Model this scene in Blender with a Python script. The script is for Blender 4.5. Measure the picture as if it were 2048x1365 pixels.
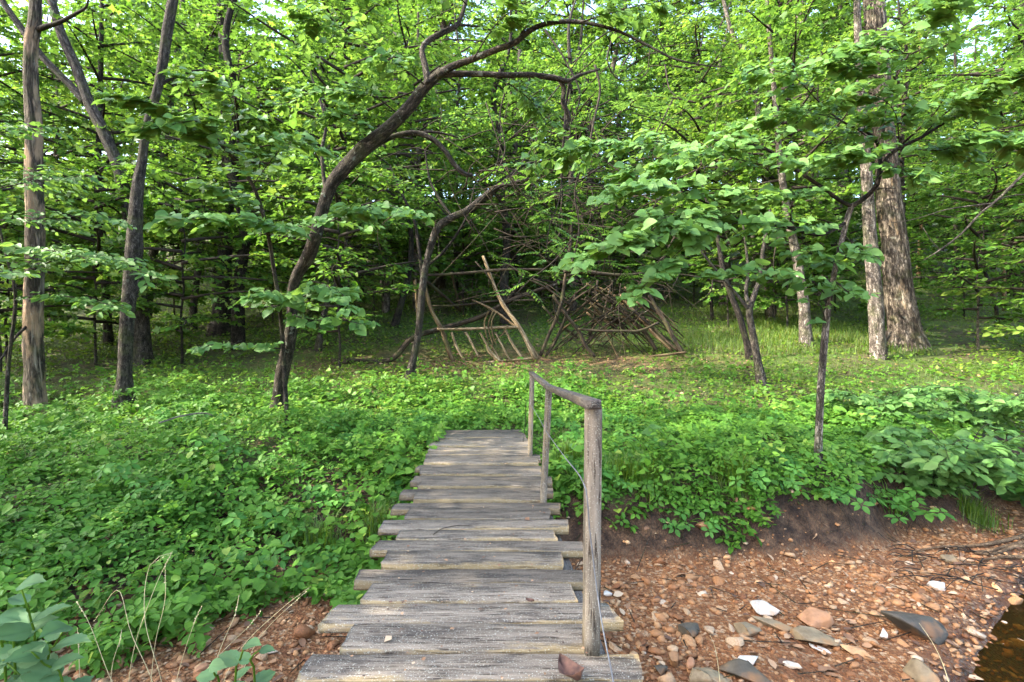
import bpy, math, random
import numpy as np
from mathutils import Vector, Matrix

# ------------------------------------------------------------------ camera, sky, sun, exposure
scene = bpy.context.scene
for o in list(bpy.data.objects):
    bpy.data.objects.remove(o)
COL = scene.collection
rad = math.radians
CAM_H = 1.3
F = 1024.0                      # focal length in pixels of the 2048 px wide photograph (18 mm on 36 mm)
cam_data = bpy.data.cameras.new('camera')
cam_data.lens = 18.0
cam_data.sensor_width = 36.0
cam_data.clip_start = 0.05
cam_data.clip_end = 600.0
cam = bpy.data.objects.new('camera', cam_data)
cam.location = (0, 0, CAM_H)
cam.rotation_euler = (rad(90), 0, 0)
COL.objects.link(cam)
scene.camera = cam

SUN_FROM = Vector((-0.74, -0.16, 0.66)).normalized()     # direction towards the sun
SUN_EL = math.asin(SUN_FROM.z)
SUN_AZ = math.atan2(SUN_FROM.x, SUN_FROM.y)
world = bpy.data.worlds.new('World')
scene.world = world
world.use_nodes = True
wn = world.node_tree.nodes
wl = world.node_tree.links
for n in list(wn):
    wn.remove(n)
w_out = wn.new('ShaderNodeOutputWorld')
w_bg = wn.new('ShaderNodeBackground')
w_sky = wn.new('ShaderNodeTexSky')
w_sky.sky_type = 'NISHITA'
w_sky.sun_disc = False
w_sky.sun_elevation = SUN_EL
w_sky.sun_rotation = SUN_AZ
w_sky.air_density = 1.0
w_sky.dust_density = 2.5
w_sky.ozone_density = 0.6
w_bg.inputs['Strength'].default_value = 0.15
wl.new(w_sky.outputs[0], w_bg.inputs[0])
wl.new(w_bg.outputs[0], w_out.inputs[0])

sun_data = bpy.data.lights.new('sun', 'SUN')
sun_data.energy = 2.0
sun_data.angle = rad(0.55)
sun_data.color = (1.0, 0.93, 0.80)
sun = bpy.data.objects.new('sun', sun_data)
sun.rotation_euler = SUN_FROM.to_track_quat('Z', 'Y').to_euler()
sun.location = (-20, 5, 30)
COL.objects.link(sun)

vs = scene.view_settings
vs.view_transform = 'Standard'
vs.look = 'None'
vs.exposure = 3.18
vs.gamma = 1.0
vs.use_curve_mapping = False
cy = scene.cycles
cy.max_bounces = 10
cy.diffuse_bounces = 7
cy.glossy_bounces = 3
cy.transmission_bounces = 7
cy.transparent_max_bounces = 8
cy.caustics_reflective = False
cy.caustics_refractive = False
cy.use_denoising = True

R = np.random.default_rng(7)
random.seed(7)

# ------------------------------------------------------------------ numbers: noise, paths, meshes
_T = np.random.default_rng(99).random((32, 32, 32))


def vnoise(x, y, z=0.0):
    x, y, z = np.broadcast_arrays(np.asarray(x, float), np.asarray(y, float), np.asarray(z, float))
    xi, yi, zi = np.floor(x).astype(int), np.floor(y).astype(int), np.floor(z).astype(int)
    fx, fy, fz = x - xi, y - yi, z - zi
    fx, fy, fz = [f * f * (3 - 2 * f) for f in (fx, fy, fz)]
    out = 0.0
    for dx in (0, 1):
        for dy in (0, 1):
            for dz in (0, 1):
                w = (fx if dx else 1 - fx) * (fy if dy else 1 - fy) * (fz if dz else 1 - fz)
                out = out + w * _T[(xi + dx) % 32, (yi + dy) % 32, (zi + dz) % 32]
    return out


def fbm(x, y, z=0.0, o=4):
    s, a, t = 0.0, 0.5, 0.0
    for k in range(o):
        s = s + a * vnoise(np.asarray(x) * 2 ** k + 7.3 * k, np.asarray(y) * 2 ** k + 3.1 * k, np.asarray(z) * 2 ** k)
        t += a
        a *= 0.5
    return s / t


def sstep(t):
    t = np.clip(t, 0, 1)
    return t * t * (3 - 2 * t)


def norm(v):
    v = np.asarray(v, float)
    return v / np.maximum(np.linalg.norm(v, axis=-1, keepdims=True), 1e-9)


def P(px, py, Y):
    """a point at forward distance Y, read off the photograph's pixel grid"""
    return np.array([(px - 1024) / F * Y, Y, CAM_H - (py - 682) / F * Y])


def smooth(pts, n, rr=None):
    """Catmull-Rom resampling of a polyline (and of radii along it)"""
    p = np.asarray(pts, float)
    if len(p) == 2:
        t = np.linspace(0, 1, n)[:, None]
        out = p[0] * (1 - t) + p[1] * t
        return out if rr is None else (out, np.interp(np.linspace(0, 1, n), [0, 1], rr))
    q = np.vstack([2 * p[0] - p[1], p, 2 * p[-1] - p[-2]])
    d = np.r_[0, np.cumsum(np.linalg.norm(np.diff(p, axis=0), axis=1))]
    s = np.linspace(0, d[-1], n)
    i = np.clip(np.searchsorted(d, s, side='right') - 1, 0, len(p) - 2)
    u = ((s - d[i]) / np.maximum(d[i + 1] - d[i], 1e-9))[:, None]
    a, b, c, e = q[i], q[i + 1], q[i + 2], q[i + 3]
    out = 0.5 * (2 * b + (c - a) * u + (2 * a - 5 * b + 4 * c - e) * u ** 2 + (3 * b - a - 3 * c + e) * u ** 3)
    return out if rr is None else (out, np.interp(s, d, rr))


def mesh_of(name, V, faces, attrs=None, smooth_shade=False):
    """faces: list of (n,k) index arrays; attrs: name -> (N,) floats or (N,3) vectors per vertex"""
    me = bpy.data.meshes.new(name)
    V = np.ascontiguousarray(V, dtype=np.float32)
    faces = [np.asarray(f, dtype=np.int32) for f in faces if len(f)]
    me.vertices.add(len(V))
    me.vertices.foreach_set('co', V.ravel())
    nl = sum(f.size for f in faces)
    npoly = sum(len(f) for f in faces)
    me.loops.add(nl)
    me.loops.foreach_set('vertex_index', np.concatenate([f.ravel() for f in faces]))
    me.polygons.add(npoly)
    tot = np.concatenate([np.full(len(f), f.shape[1], np.int32) for f in faces])
    me.polygons.foreach_set('loop_start', np.r_[0, np.cumsum(tot)[:-1]].astype(np.int32))
    if smooth_shade:
        me.polygons.foreach_set('use_smooth', np.ones(npoly, bool))
    for k, a in (attrs or {}).items():
        a = np.asarray(a, dtype=np.float32)
        if a.ndim == 1:
            me.attributes.new(k, 'FLOAT', 'POINT').data.foreach_set('value', np.ascontiguousarray(a))
        else:
            me.attributes.new(k, 'FLOAT_VECTOR', 'POINT').data.foreach_set('vector', np.ascontiguousarray(a.ravel()))
    me.update(calc_edges=True)
    return me


class MB:
    """collects pieces of one mesh"""

    def __init__(self):
        self.V, self.F, self.n = [], {}, 0
        self.A = {}

    def add(self, V, faces, **attrs):
        V = np.asarray(V, float)
        for f in faces:
            f = np.asarray(f, int)
            if len(f):
                self.F.setdefault(f.shape[1], []).append(f + self.n)
        for k in set(self.A) | set(attrs):
            if k not in self.A:
                self.A[k] = []
            v = attrs.get(k)
            if v is None:
                v = np.zeros(len(V)) if k != 'tc' else np.zeros((len(V), 3))
            v = np.asarray(v, float)
            if v.ndim == 0:
                v = np.full(len(V), float(v))
            self.A[k].append(v)
        self.V.append(V)
        self.n += len(V)
        return self

    def mesh(self, name, sm=False):
        return mesh_of(name, np.concatenate(self.V), [np.concatenate(f) for f in self.F.values()],
                       {k: np.concatenate(v) for k, v in self.A.items()}, sm)


def tube(mb, pts, radii, sides=8, n=None, rough=0.0, ridge=0.0, k=3.0, cap=True, seed=0.0, rnd=0.5, twist=0.0):
    pts = np.asarray(pts, float)
    radii = np.asarray(radii, float) * np.ones(len(pts))
    if n is None:
        n = max(3, 4 * (len(pts) - 1) + 1)
    p, r = smooth(pts, n, radii)
    tan = norm(np.gradient(p, axis=0))
    ref = np.array([1.0, 0, 0]) if abs(tan[0][0]) < 0.9 else np.array([0, 1.0, 0])
    N = np.zeros_like(p)
    N[0] = norm(ref - tan[0] * ref.dot(tan[0]))
    for i in range(1, n):
        v = N[i - 1] - tan[i] * N[i - 1].dot(tan[i])
        N[i] = norm(v)
    B = np.cross(tan, N)
    ang = np.linspace(0, 2 * np.pi, sides, endpoint=False)
    ca, sa = np.cos(ang), np.sin(ang)
    L = np.r_[0, np.cumsum(np.linalg.norm(np.diff(p, axis=0), axis=1))]
    rr = r[:, None] * np.ones((n, sides))
    if rough:
        rr = rr * (1 + rough * 2 * (fbm(ca[None] * 1.2 + seed, sa[None] * 1.2 + 5, L[:, None] * k + seed, 3) - 0.5))
    if ridge:
        q = fbm(ca[None] * 5.5 + seed, sa[None] * 5.5, L[:, None] * 1.6 + seed, 3)
        rr = rr * (1 + ridge * (1 - 4 * np.abs(q - 0.5)))
    V = p[:, None] + rr[..., None] * (ca[None, :, None] * N[:, None] + sa[None, :, None] * B[:, None])
    i, j = np.meshgrid(np.arange(n - 1), np.arange(sides), indexing='ij')
    a = i * sides + j
    b = i * sides + (j + 1) % sides
    quads = np.stack([a, b, b + sides, a + sides], -1).reshape(-1, 4)
    tc = np.stack([r.mean() * ca[None] * np.ones((n, 1)), r.mean() * sa[None] * np.ones((n, 1)), L[:, None] * np.ones((1, sides))], -1).reshape(-1, 3)
    tc = tc + np.array([seed * 3.1, seed * 1.7, seed * 5.3])
    V = V.reshape(-1, 3)
    fs = [quads]
    if cap:
        V = np.vstack([V, p[0], p[-1]])
        tc = np.vstack([tc, tc[0], tc[-1]])
        c0, c1 = n * sides, n * sides + 1
        jj = np.arange(sides)
        fs.append(np.stack([np.full(sides, c0), (jj + 1) % sides, jj], -1))
        o = (n - 1) * sides
        fs.append(np.stack([np.full(sides, c1), o + jj, o + (jj + 1) % sides], -1))
    mb.add(V, fs, tc=tc, rnd=rnd)
    return p, r


def sticks(mb, A, B, ra, rb):
    """many three-sided twigs at once"""
    A, B = np.asarray(A), np.asarray(B)
    if not len(A):
        return
    t = norm(B - A)
    ref = np.where(np.abs(t[:, 2:3]) < 0.9, np.array([[0, 0, 1.0]]), np.array([[1.0, 0, 0]]))
    u = norm(np.cross(t, ref))
    v = np.cross(t, u)
    Vs = []
    for base, r in ((A, ra), (B, rb)):
        r = np.asarray(r) * np.ones(len(A))
        for k in range(3):
            a = 2 * np.pi * k / 3
            Vs.append(base + r[:, None] * (np.cos(a) * u + np.sin(a) * v))
    V = np.stack(Vs, 1)
    o = np.arange(len(A))[:, None] * 6
    q = np.concatenate([o + np.array([[k, (k + 1) % 3, 3 + (k + 1) % 3, 3 + k]]) for k in range(3)])
    mb.add(V.reshape(-1, 3), [q], tc=V.reshape(-1, 3), rnd=0.5)


# leaf outlines: unit length along +y, z is the curl
def _mirror_leaf(half, base, tip):
    v = [base] + half + [tip] + [(-x, y, z) for x, y, z in reversed(half)]
    n = len(half)
    f = [(0, k, k + 1) for k in range(1, n + 1)]
    m = len(v)
    f += [(0, k, k + 1) for k in range(n + 1, m - 1)]
    return np.array(v, float), np.array(f)


LEAF = {
    'rhomb': _mirror_leaf([(0.36, 0.42, 0.05)], (0, 0, 0), (0, 1, -0.08)),
    'ovate': _mirror_leaf([(0.27, 0.28, 0.06), (0.25, 0.66, 0.03)], (0, 0, 0), (0, 1, -0.10)),
    'broad': _mirror_leaf([(0.16, 0.02, 0.02), (0.26, 0.16, 0.06), (0.30, 0.22, 0.03), (0.33, 0.38, 0.06), (0.30, 0.44, 0.03), (0.28, 0.58, 0.05), (0.22, 0.64, 0.02), (0.18, 0.78, 0.0), (0.10, 0.84, -0.04)], (0, 0, 0), (0, 1, -0.16)),
    'lance': _mirror_leaf([(0.17, 0.25, 0.04), (0.20, 0.58, 0.03)], (0, 0, 0), (0, 1, -0.12)),
    'heart': _mirror_leaf([(0.24, -0.10, 0.03), (0.46, 0.08, 0.06), (0.48, 0.34, 0.07), (0.30, 0.68, 0.02)], (0, 0.03, 0), (0, 1, -0.12)),
    'maple': _mirror_leaf([(0.34, 0.02, 0.0), (0.20, 0.24, 0.02), (0.56, 0.46, -0.03), (0.22, 0.58, 0.02)], (0, 0, 0), (0, 1, -0.08)),
}


def add_leaves(mb, Lf, kind='ovate'):
    pos, d, nrm, size, rnd = Lf
    if not len(pos):
        return
    d = norm(d)
    nrm = norm(nrm - d * (nrm * d).sum(-1, keepdims=True))
    x = np.cross(d, nrm)
    tv, tf = LEAF[kind]
    V = pos[:, None] + size[:, None, None] * (tv[None, :, 0:1] * x[:, None] + tv[None, :, 1:2] * d[:, None] + tv[None, :, 2:3] * nrm[:, None])
    m = len(tv)
    f = (np.arange(len(pos))[:, None, None] * m + tf[None]).reshape(-1, 3)
    mb.add(V.reshape(-1, 3), [f], rnd=np.repeat(rnd, m))


def cat(Ls):
    Ls = [l for l in Ls if len(l[0])]
    if not Ls:
        return (np.zeros((0, 3)), np.zeros((0, 3)), np.zeros((0, 3)), np.zeros(0), np.zeros(0))
    return tuple(np.concatenate([l[k] for l in Ls]) for k in range(5))


UP = np.array([0, 0, 1.0])


def spray(poly, nt, nl, tl, ls, rng, t0=0.12, flat=0.18, droop=0.12, ntilt=0.35, wood=None, wr=0.003, down=(0.05, 0.5), tone=0.5, face=None):
    """flat, layered leaf spray along a branch: nt side twigs of length tl, each with nl leaves"""
    p = smooth(poly, 40)
    tan = norm(np.gradient(p, axis=0))
    t = np.sort(rng.uniform(t0, 1.0, nt))
    idx = t * 39
    i0 = np.clip(idx.astype(int), 0, 38)
    fr = (idx - i0)[:, None]
    pos = p[i0] * (1 - fr) + p[i0 + 1] * fr
    tg = tan[i0]
    h = norm(np.cross(tg, UP) + 1e-6)
    side = np.where(np.arange(nt) % 2 == 0, 1.0, -1.0)[:, None]
    a = rng.uniform(rad(25), rad(80), nt)[:, None]
    dv = norm(np.cos(a) * tg * np.array([1, 1, 0.5]) + np.sin(a) * side * h + UP * rng.normal(0.05, flat, nt)[:, None])
    ln = tl * rng.uniform(0.45, 1.15, nt) * (1.05 - 0.55 * t)
    s = (np.arange(nl)[None] + rng.uniform(0.2, 1.0, (nt, nl))) / nl
    s = np.clip(s, 0.08, 1.0)
    q = pos[:, None] + dv[:, None] * (ln[:, None] * s)[..., None] - UP * (droop * ln[:, None] * s ** 2)[..., None]
    sd = np.where((np.arange(nl)[None] + rng.integers(0, 2, (nt, 1))) % 2 == 0, 1.0, -1.0)[..., None]
    hv = norm(np.cross(dv, UP) + 1e-6)[:, None]
    la = rng.uniform(rad(15), rad(75), (nt, nl))[..., None]
    ld = norm(dv[:, None] * np.cos(la) + hv * sd * np.sin(la) - UP * rng.uniform(down[0], down[1], (nt, nl))[..., None])
    nr = (UP if face is None else UP * 0.75 + np.array(face)) + rng.normal(0, ntilt, (nt, nl, 3))
    sz = ls * np.clip(rng.lognormal(-0.2, 0.3, (nt, nl)), 0.35, 1.3)
    q = q + ld * sz[..., None] * 0.18
    rnd = np.clip(tone + rng.normal(0, 0.11, (nt, 1)) + rng.normal(0, 0.19, (nt, nl)), 0.02, 0.98)
    if wood is not None:
        mid = pos + dv * (ln * 0.5)[:, None] - UP * (droop * ln * 0.25)[:, None]
        end = pos + dv * ln[:, None] - UP * (droop * ln)[:, None]
        sticks(wood, pos, mid, wr, wr * 0.8)
        sticks(wood, mid, end, wr * 0.8, wr * 0.4)
    f = lambda v: v.reshape(-1, 3)
    return f(q), f(ld), f(nr), sz.ravel(), rnd.ravel()


# ------------------------------------------------------------------ objects
def obj(name, me, mat=None, parent=None, loc=None):
    o = bpy.data.objects.new(name, me)
    COL.objects.link(o)
    if mat is not None and not me.materials:
        me.materials.append(mat)
    if parent is not None:
        o.parent = parent
        # meshes are built in world space; the parent is an unrotated Empty
        o.location = (0, 0, 0) if loc is None else loc
        if loc is None:
            o.matrix_parent_inverse = Matrix.Translation(-parent.location)
    elif loc is not None:
        o.location = loc
    return o


def tag(o, label=None, cat_=None, group=None, kind=None):
    if label:
        o['label'] = label
    if cat_:
        o['category'] = cat_
    if group:
        o['group'] = group
    if kind:
        o['kind'] = kind
    return o


def thing(name, label, cat_, loc=(0, 0, 0), group=None):
    o = bpy.data.objects.new(name, None)
    o.empty_display_size = 0.2
    o.location = tuple(float(c) for c in loc)
    COL.objects.link(o)
    return tag(o, label, cat_, group)


# ------------------------------------------------------------------ materials
def mat_new(name):
    m = bpy.data.materials.new(name)
    m.use_nodes = True
    nt = m.node_tree
    for n in list(nt.nodes):
        nt.nodes.remove(n)
    out = nt.nodes.new('ShaderNodeOutputMaterial')
    b = nt.nodes.new('ShaderNodeBsdfPrincipled')
    nt.links.new(b.outputs[0], out.inputs[0])
    return m, nt, b, out


def node(nt, t, **kw):
    n = nt.nodes.new(t)
    for k, v in kw.items():
        if k in n.inputs:
            n.inputs[k].default_value = v
        else:
            setattr(n, k, v)
    return n


def ramp(nt, fac, stops, interp='LINEAR'):
    n = nt.nodes.new('ShaderNodeValToRGB')
    cr = n.color_ramp
    cr.interpolation = interp
    while len(cr.elements) < len(stops):
        cr.elements.new(0.5)
    for e, (p, c) in zip(cr.elements, stops):
        e.position = p
        e.color = (*c, 1) if len(c) == 3 else c
    nt.links.new(fac, n.inputs[0])
    return n.outputs[0]


def mixc(nt, fac, a, b, mode='MIX'):
    n = nt.nodes.new('ShaderNodeMix')
    n.data_type = 'RGBA'
    n.blend_type = mode
    for s, v in ((n.inputs[0], fac), (n.inputs[6], a), (n.inputs[7], b)):
        if hasattr(v, 'is_linked'):
            nt.links.new(v, s)
        else:
            s.default_value = v if isinstance(v, float) else (*v, 1)
    return n.outputs[2]


def leaf_mat(name, stops, trans, tfac=0.4, rough=0.5, per_object=False, spec=0.18):
    m, nt, b, out = mat_new(name)
    if per_object:
        fac = node(nt, 'ShaderNodeObjectInfo').outputs['Random']
    else:
        fac = node(nt, 'ShaderNodeAttribute', attribute_name='rnd').outputs['Fac']
    c = ramp(nt, fac, stops)
    geo = node(nt, 'ShaderNodeNewGeometry')
    nz = node(nt, 'ShaderNodeTexNoise', Scale=9.0, Detail=2.0)
    tcd = node(nt, 'ShaderNodeTexCoord')
    nt.links.new(geo.outputs['Position'], nz.inputs['Vector'])
    v = ramp(nt, nz.outputs['Fac'], [(0.3, (0.75, 0.75, 0.75)), (0.7, (1.2, 1.2, 1.15))])
    c = mixc(nt, 1.0, c, v, 'MULTIPLY')
    # the underside of a leaf is paler and duller
    c = mixc(nt, geo.outputs['Backfacing'], c, mixc(nt, 0.35, c, (0.13, 0.19, 0.09)))
    nt.links.new(c, b.inputs['Base Color'])
    b.inputs['Roughness'].default_value = rough
    b.inputs['Specular IOR Level'].default_value = spec
    tr = node(nt, 'ShaderNodeBsdfTranslucent')
    tcol = mixc(nt, 1.0, c, trans, 'MULTIPLY')
    nt.links.new(tcol, tr.inputs[0])
    mx = node(nt, 'ShaderNodeMixShader')
    mx.inputs[0].default_value = tfac
    nt.links.new(b.outputs[0], mx.inputs[1])
    nt.links.new(tr.outputs[0], mx.inputs[2])
    nt.links.new(mx.outputs[0], out.inputs[0])
    return m


G_DARK, G_MID, G_LITE, G_YEL = (0.026, 0.070, 0.018), (0.048, 0.115, 0.024), (0.078, 0.155, 0.034), (0.135, 0.185, 0.035)
M_CANOPY = leaf_mat('canopy leaf', [(0.0, (0.034, 0.10, 0.013)), (0.4, (0.066, 0.16, 0.021)), (0.75, (0.105, 0.21, 0.03)), (1.0, (0.175, 0.245, 0.045))], (1.45, 1.5, 0.6), 0.5)
M_REDBUD = leaf_mat('broad leaf', [(0.0, (0.062, 0.145, 0.033)), (0.5, (0.105, 0.215, 0.055)), (1.0, (0.155, 0.275, 0.08))], (1.6, 1.6, 0.7), 0.4)
M_REDBUD_ONE = leaf_mat('broad single leaf', [(0.0, (0.062, 0.145, 0.033)), (0.5, (0.105, 0.215, 0.055)), (1.0, (0.155, 0.275, 0.08))], (1.6, 1.6, 0.7), 0.4, per_object=True)
M_CREEP = leaf_mat('creeper leaf', [(0.0, (0.046, 0.125, 0.014)), (0.5, (0.090, 0.205, 0.024)), (0.85, (0.135, 0.255, 0.034)), (1.0, (0.21, 0.285, 0.048))], (1.8, 1.9, 0.8), 0.33)
M_CREEP_ONE = leaf_mat('creeper single leaf', [(0.0, (0.046, 0.14, 0.022)), (1.0, (0.10, 0.235, 0.042))], (1.8, 1.9, 0.8), 0.33, per_object=True)
M_FERN = leaf_mat('grass blade', [(0.0, (0.045, 0.11, 0.010)), (0.5, (0.09, 0.165, 0.016)), (0.85, (0.15, 0.20, 0.025)), (1.0, (0.26, 0.24, 0.06))], (1.8, 1.8, 0.8), 0.35)
M_WEED = leaf_mat('weed leaf', [(0.0, (0.07, 0.14, 0.06)), (1.0, (0.12, 0.21, 0.085))], (1.6, 1.7, 0.9), 0.3, rough=0.6)
M_WEED_ONE = leaf_mat('weed single leaf', [(0.0, (0.07, 0.14, 0.06)), (1.0, (0.12, 0.21, 0.085))], (1.6, 1.7, 0.9), 0.3, rough=0.6, per_object=True)


def bark_mat(name, dark, light, patch=None, moss=0.3, sc=20.0, stretch=0.30, bump=1.0, patch_amt=0.5, lichen=0.3):
    m, nt, b, out = mat_new(name)
    at = node(nt, 'ShaderNodeAttribute', attribute_name='tc')
    mp = node(nt, 'ShaderNodeMapping')
    mp.inputs['Scale'].default_value = (1, 1, stretch)
    nt.links.new(at.outputs['Vector'], mp.inputs[0])
    n1 = node(nt, 'ShaderNodeTexNoise', Scale=sc, Detail=6.0, Roughness=0.65)
    nt.links.new(mp.outputs[0], n1.inputs['Vector'])
    vo = node(nt, 'ShaderNodeTexVoronoi', Scale=sc * 1.3, feature='DISTANCE_TO_EDGE')
    dis = mixc(nt, 0.25, mp.outputs[0], n1.outputs['Color'], 'ADD')
    nt.links.new(dis, vo.inputs['Vector'])
    c = ramp(nt, n1.outputs['Fac'], [(0.38, dark), (0.50, tuple(0.6 * a + 0.4 * d for a, d in zip(dark, light))), (0.62, light)])
    fis = ramp(nt, vo.outputs[0], [(0.0, (0.22, 0.2, 0.19)), (0.22, (1, 1, 1))])
    c = mixc(nt, 1.0, c, fis, 'MULTIPLY')
    n2 = node(nt, 'ShaderNodeTexNoise', Scale=2.6, Detail=5.0, Roughness=0.6)
    mp2 = node(nt, 'ShaderNodeMapping')
    mp2.inputs['Scale'].default_value = (1.6, 1.6, 0.45)
    nt.links.new(at.outputs['Vector'], mp2.inputs[0])
    nt.links.new(mp2.outputs[0], n2.inputs['Vector'])
    if patch is not None:
        pm = ramp(nt, n2.outputs['Fac'], [(patch_amt - 0.04, (0, 0, 0)), (patch_amt + 0.05, (1, 1, 1))])
        pc = mixc(nt, n1.outputs['Fac'], tuple(0.6 * p for p in patch), tuple(min(1, 1.35 * p) for p in patch))
        c = mixc(nt, pm, c, pc)
    if lichen:
        n3 = node(nt, 'ShaderNodeTexNoise', Scale=7.0, Detail=4.0, Roughness=0.7)
        nt.links.new(at.outputs['Vector'], n3.inputs['Vector'])
        lm = ramp(nt, n3.outputs['Fac'], [(0.62, (0, 0, 0)), (0.68, (lichen, lichen, lichen))])
        c = mixc(nt, lm, c, (0.27, 0.30, 0.24))
    if moss:
        n4 = node(nt, 'ShaderNodeTexNoise', Scale=3.7, Detail=5.0, Roughness=0.65)
        nt.links.new(at.outputs['Vector'], n4.inputs['Vector'])
        mm = ramp(nt, n4.outputs['Fac'], [(0.5, (0, 0, 0)), (0.68, (moss, moss, moss))])
        c = mixc(nt, mm, c, (0.09, 0.105, 0.03))
    nt.links.new(c, b.inputs['Base Color'])
    b.inputs['Roughness'].default_value = 0.9
    b.inputs['Specular IOR Level'].default_value = 0.2
    bp = node(nt, 'ShaderNodeBump', Strength=bump, Distance=0.05)
    hh = mixc(nt, 0.85, n1.outputs['Color'], fis, 'MULTIPLY')
    nt.links.new(hh, bp.inputs['Height'])
    nt.links.new(bp.outputs[0], b.inputs['Normal'])
    return m


M_BARK_GREY = bark_mat('grey bark', (0.035, 0.028, 0.022), (0.19, 0.16, 0.13), moss=0.5)
M_BARK_DARK = bark_mat('dark bark', (0.014, 0.011, 0.008), (0.085, 0.068, 0.052), moss=0.4, lichen=0.25)
M_BARK_OAK = bark_mat('oak bark', (0.040, 0.029, 0.020), (0.34, 0.275, 0.205), moss=0.3, sc=13, stretch=0.2, bump=1.0, patch=(0.34, 0.23, 0.13), patch_amt=0.66)
M_BARK_PALE = bark_mat('pale bark', (0.075, 0.06, 0.046), (0.36, 0.305, 0.245), moss=0.4, sc=15, lichen=0.5)
M_BARK_SNAG = bark_mat('peeling snag wood', (0.045, 0.035, 0.025), (0.22, 0.175, 0.13), patch=(0.33, 0.225, 0.14), patch_amt=0.56, moss=0.35, sc=12, stretch=0.1)
M_BARK_ARCH = bark_mat('mottled bark', (0.024, 0.019, 0.014), (0.16, 0.13, 0.10), moss=0.3, lichen=0.8, sc=20)
M_STICK = bark_mat('stick wood', (0.075, 0.046, 0.02), (0.34, 0.235, 0.125), moss=0.4, sc=25, stretch=0.1, lichen=0.2, bump=0.4)
M_STICK_PALE = bark_mat('pale stick wood', (0.19, 0.125, 0.06), (0.60, 0.45, 0.27), moss=0.15, sc=25, stretch=0.1, lichen=0.1, bump=0.4)  # paler tone of stick wood for the ladder rungs, rails and a rafter
M_STICK_DARK = bark_mat('dark stick wood', (0.022, 0.016, 0.010), (0.10, 0.072, 0.045), moss=0.4, sc=25, stretch=0.1, lichen=0.2, bump=0.4)
M_TWIG = bark_mat('twig bark', (0.022, 0.017, 0.012), (0.07, 0.054, 0.04), moss=0.1, sc=30, lichen=0.0, bump=0.1)
M_TWIG_PALE = bark_mat('pale twig', (0.13, 0.11, 0.09), (0.28, 0.24, 0.20), moss=0.0, sc=30, lichen=0.0, bump=0.1)
M_ROOT = bark_mat('root skin', (0.12, 0.07, 0.035), (0.32, 0.21, 0.115), moss=0.0, sc=25, lichen=0.0, bump=0.3)


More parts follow.
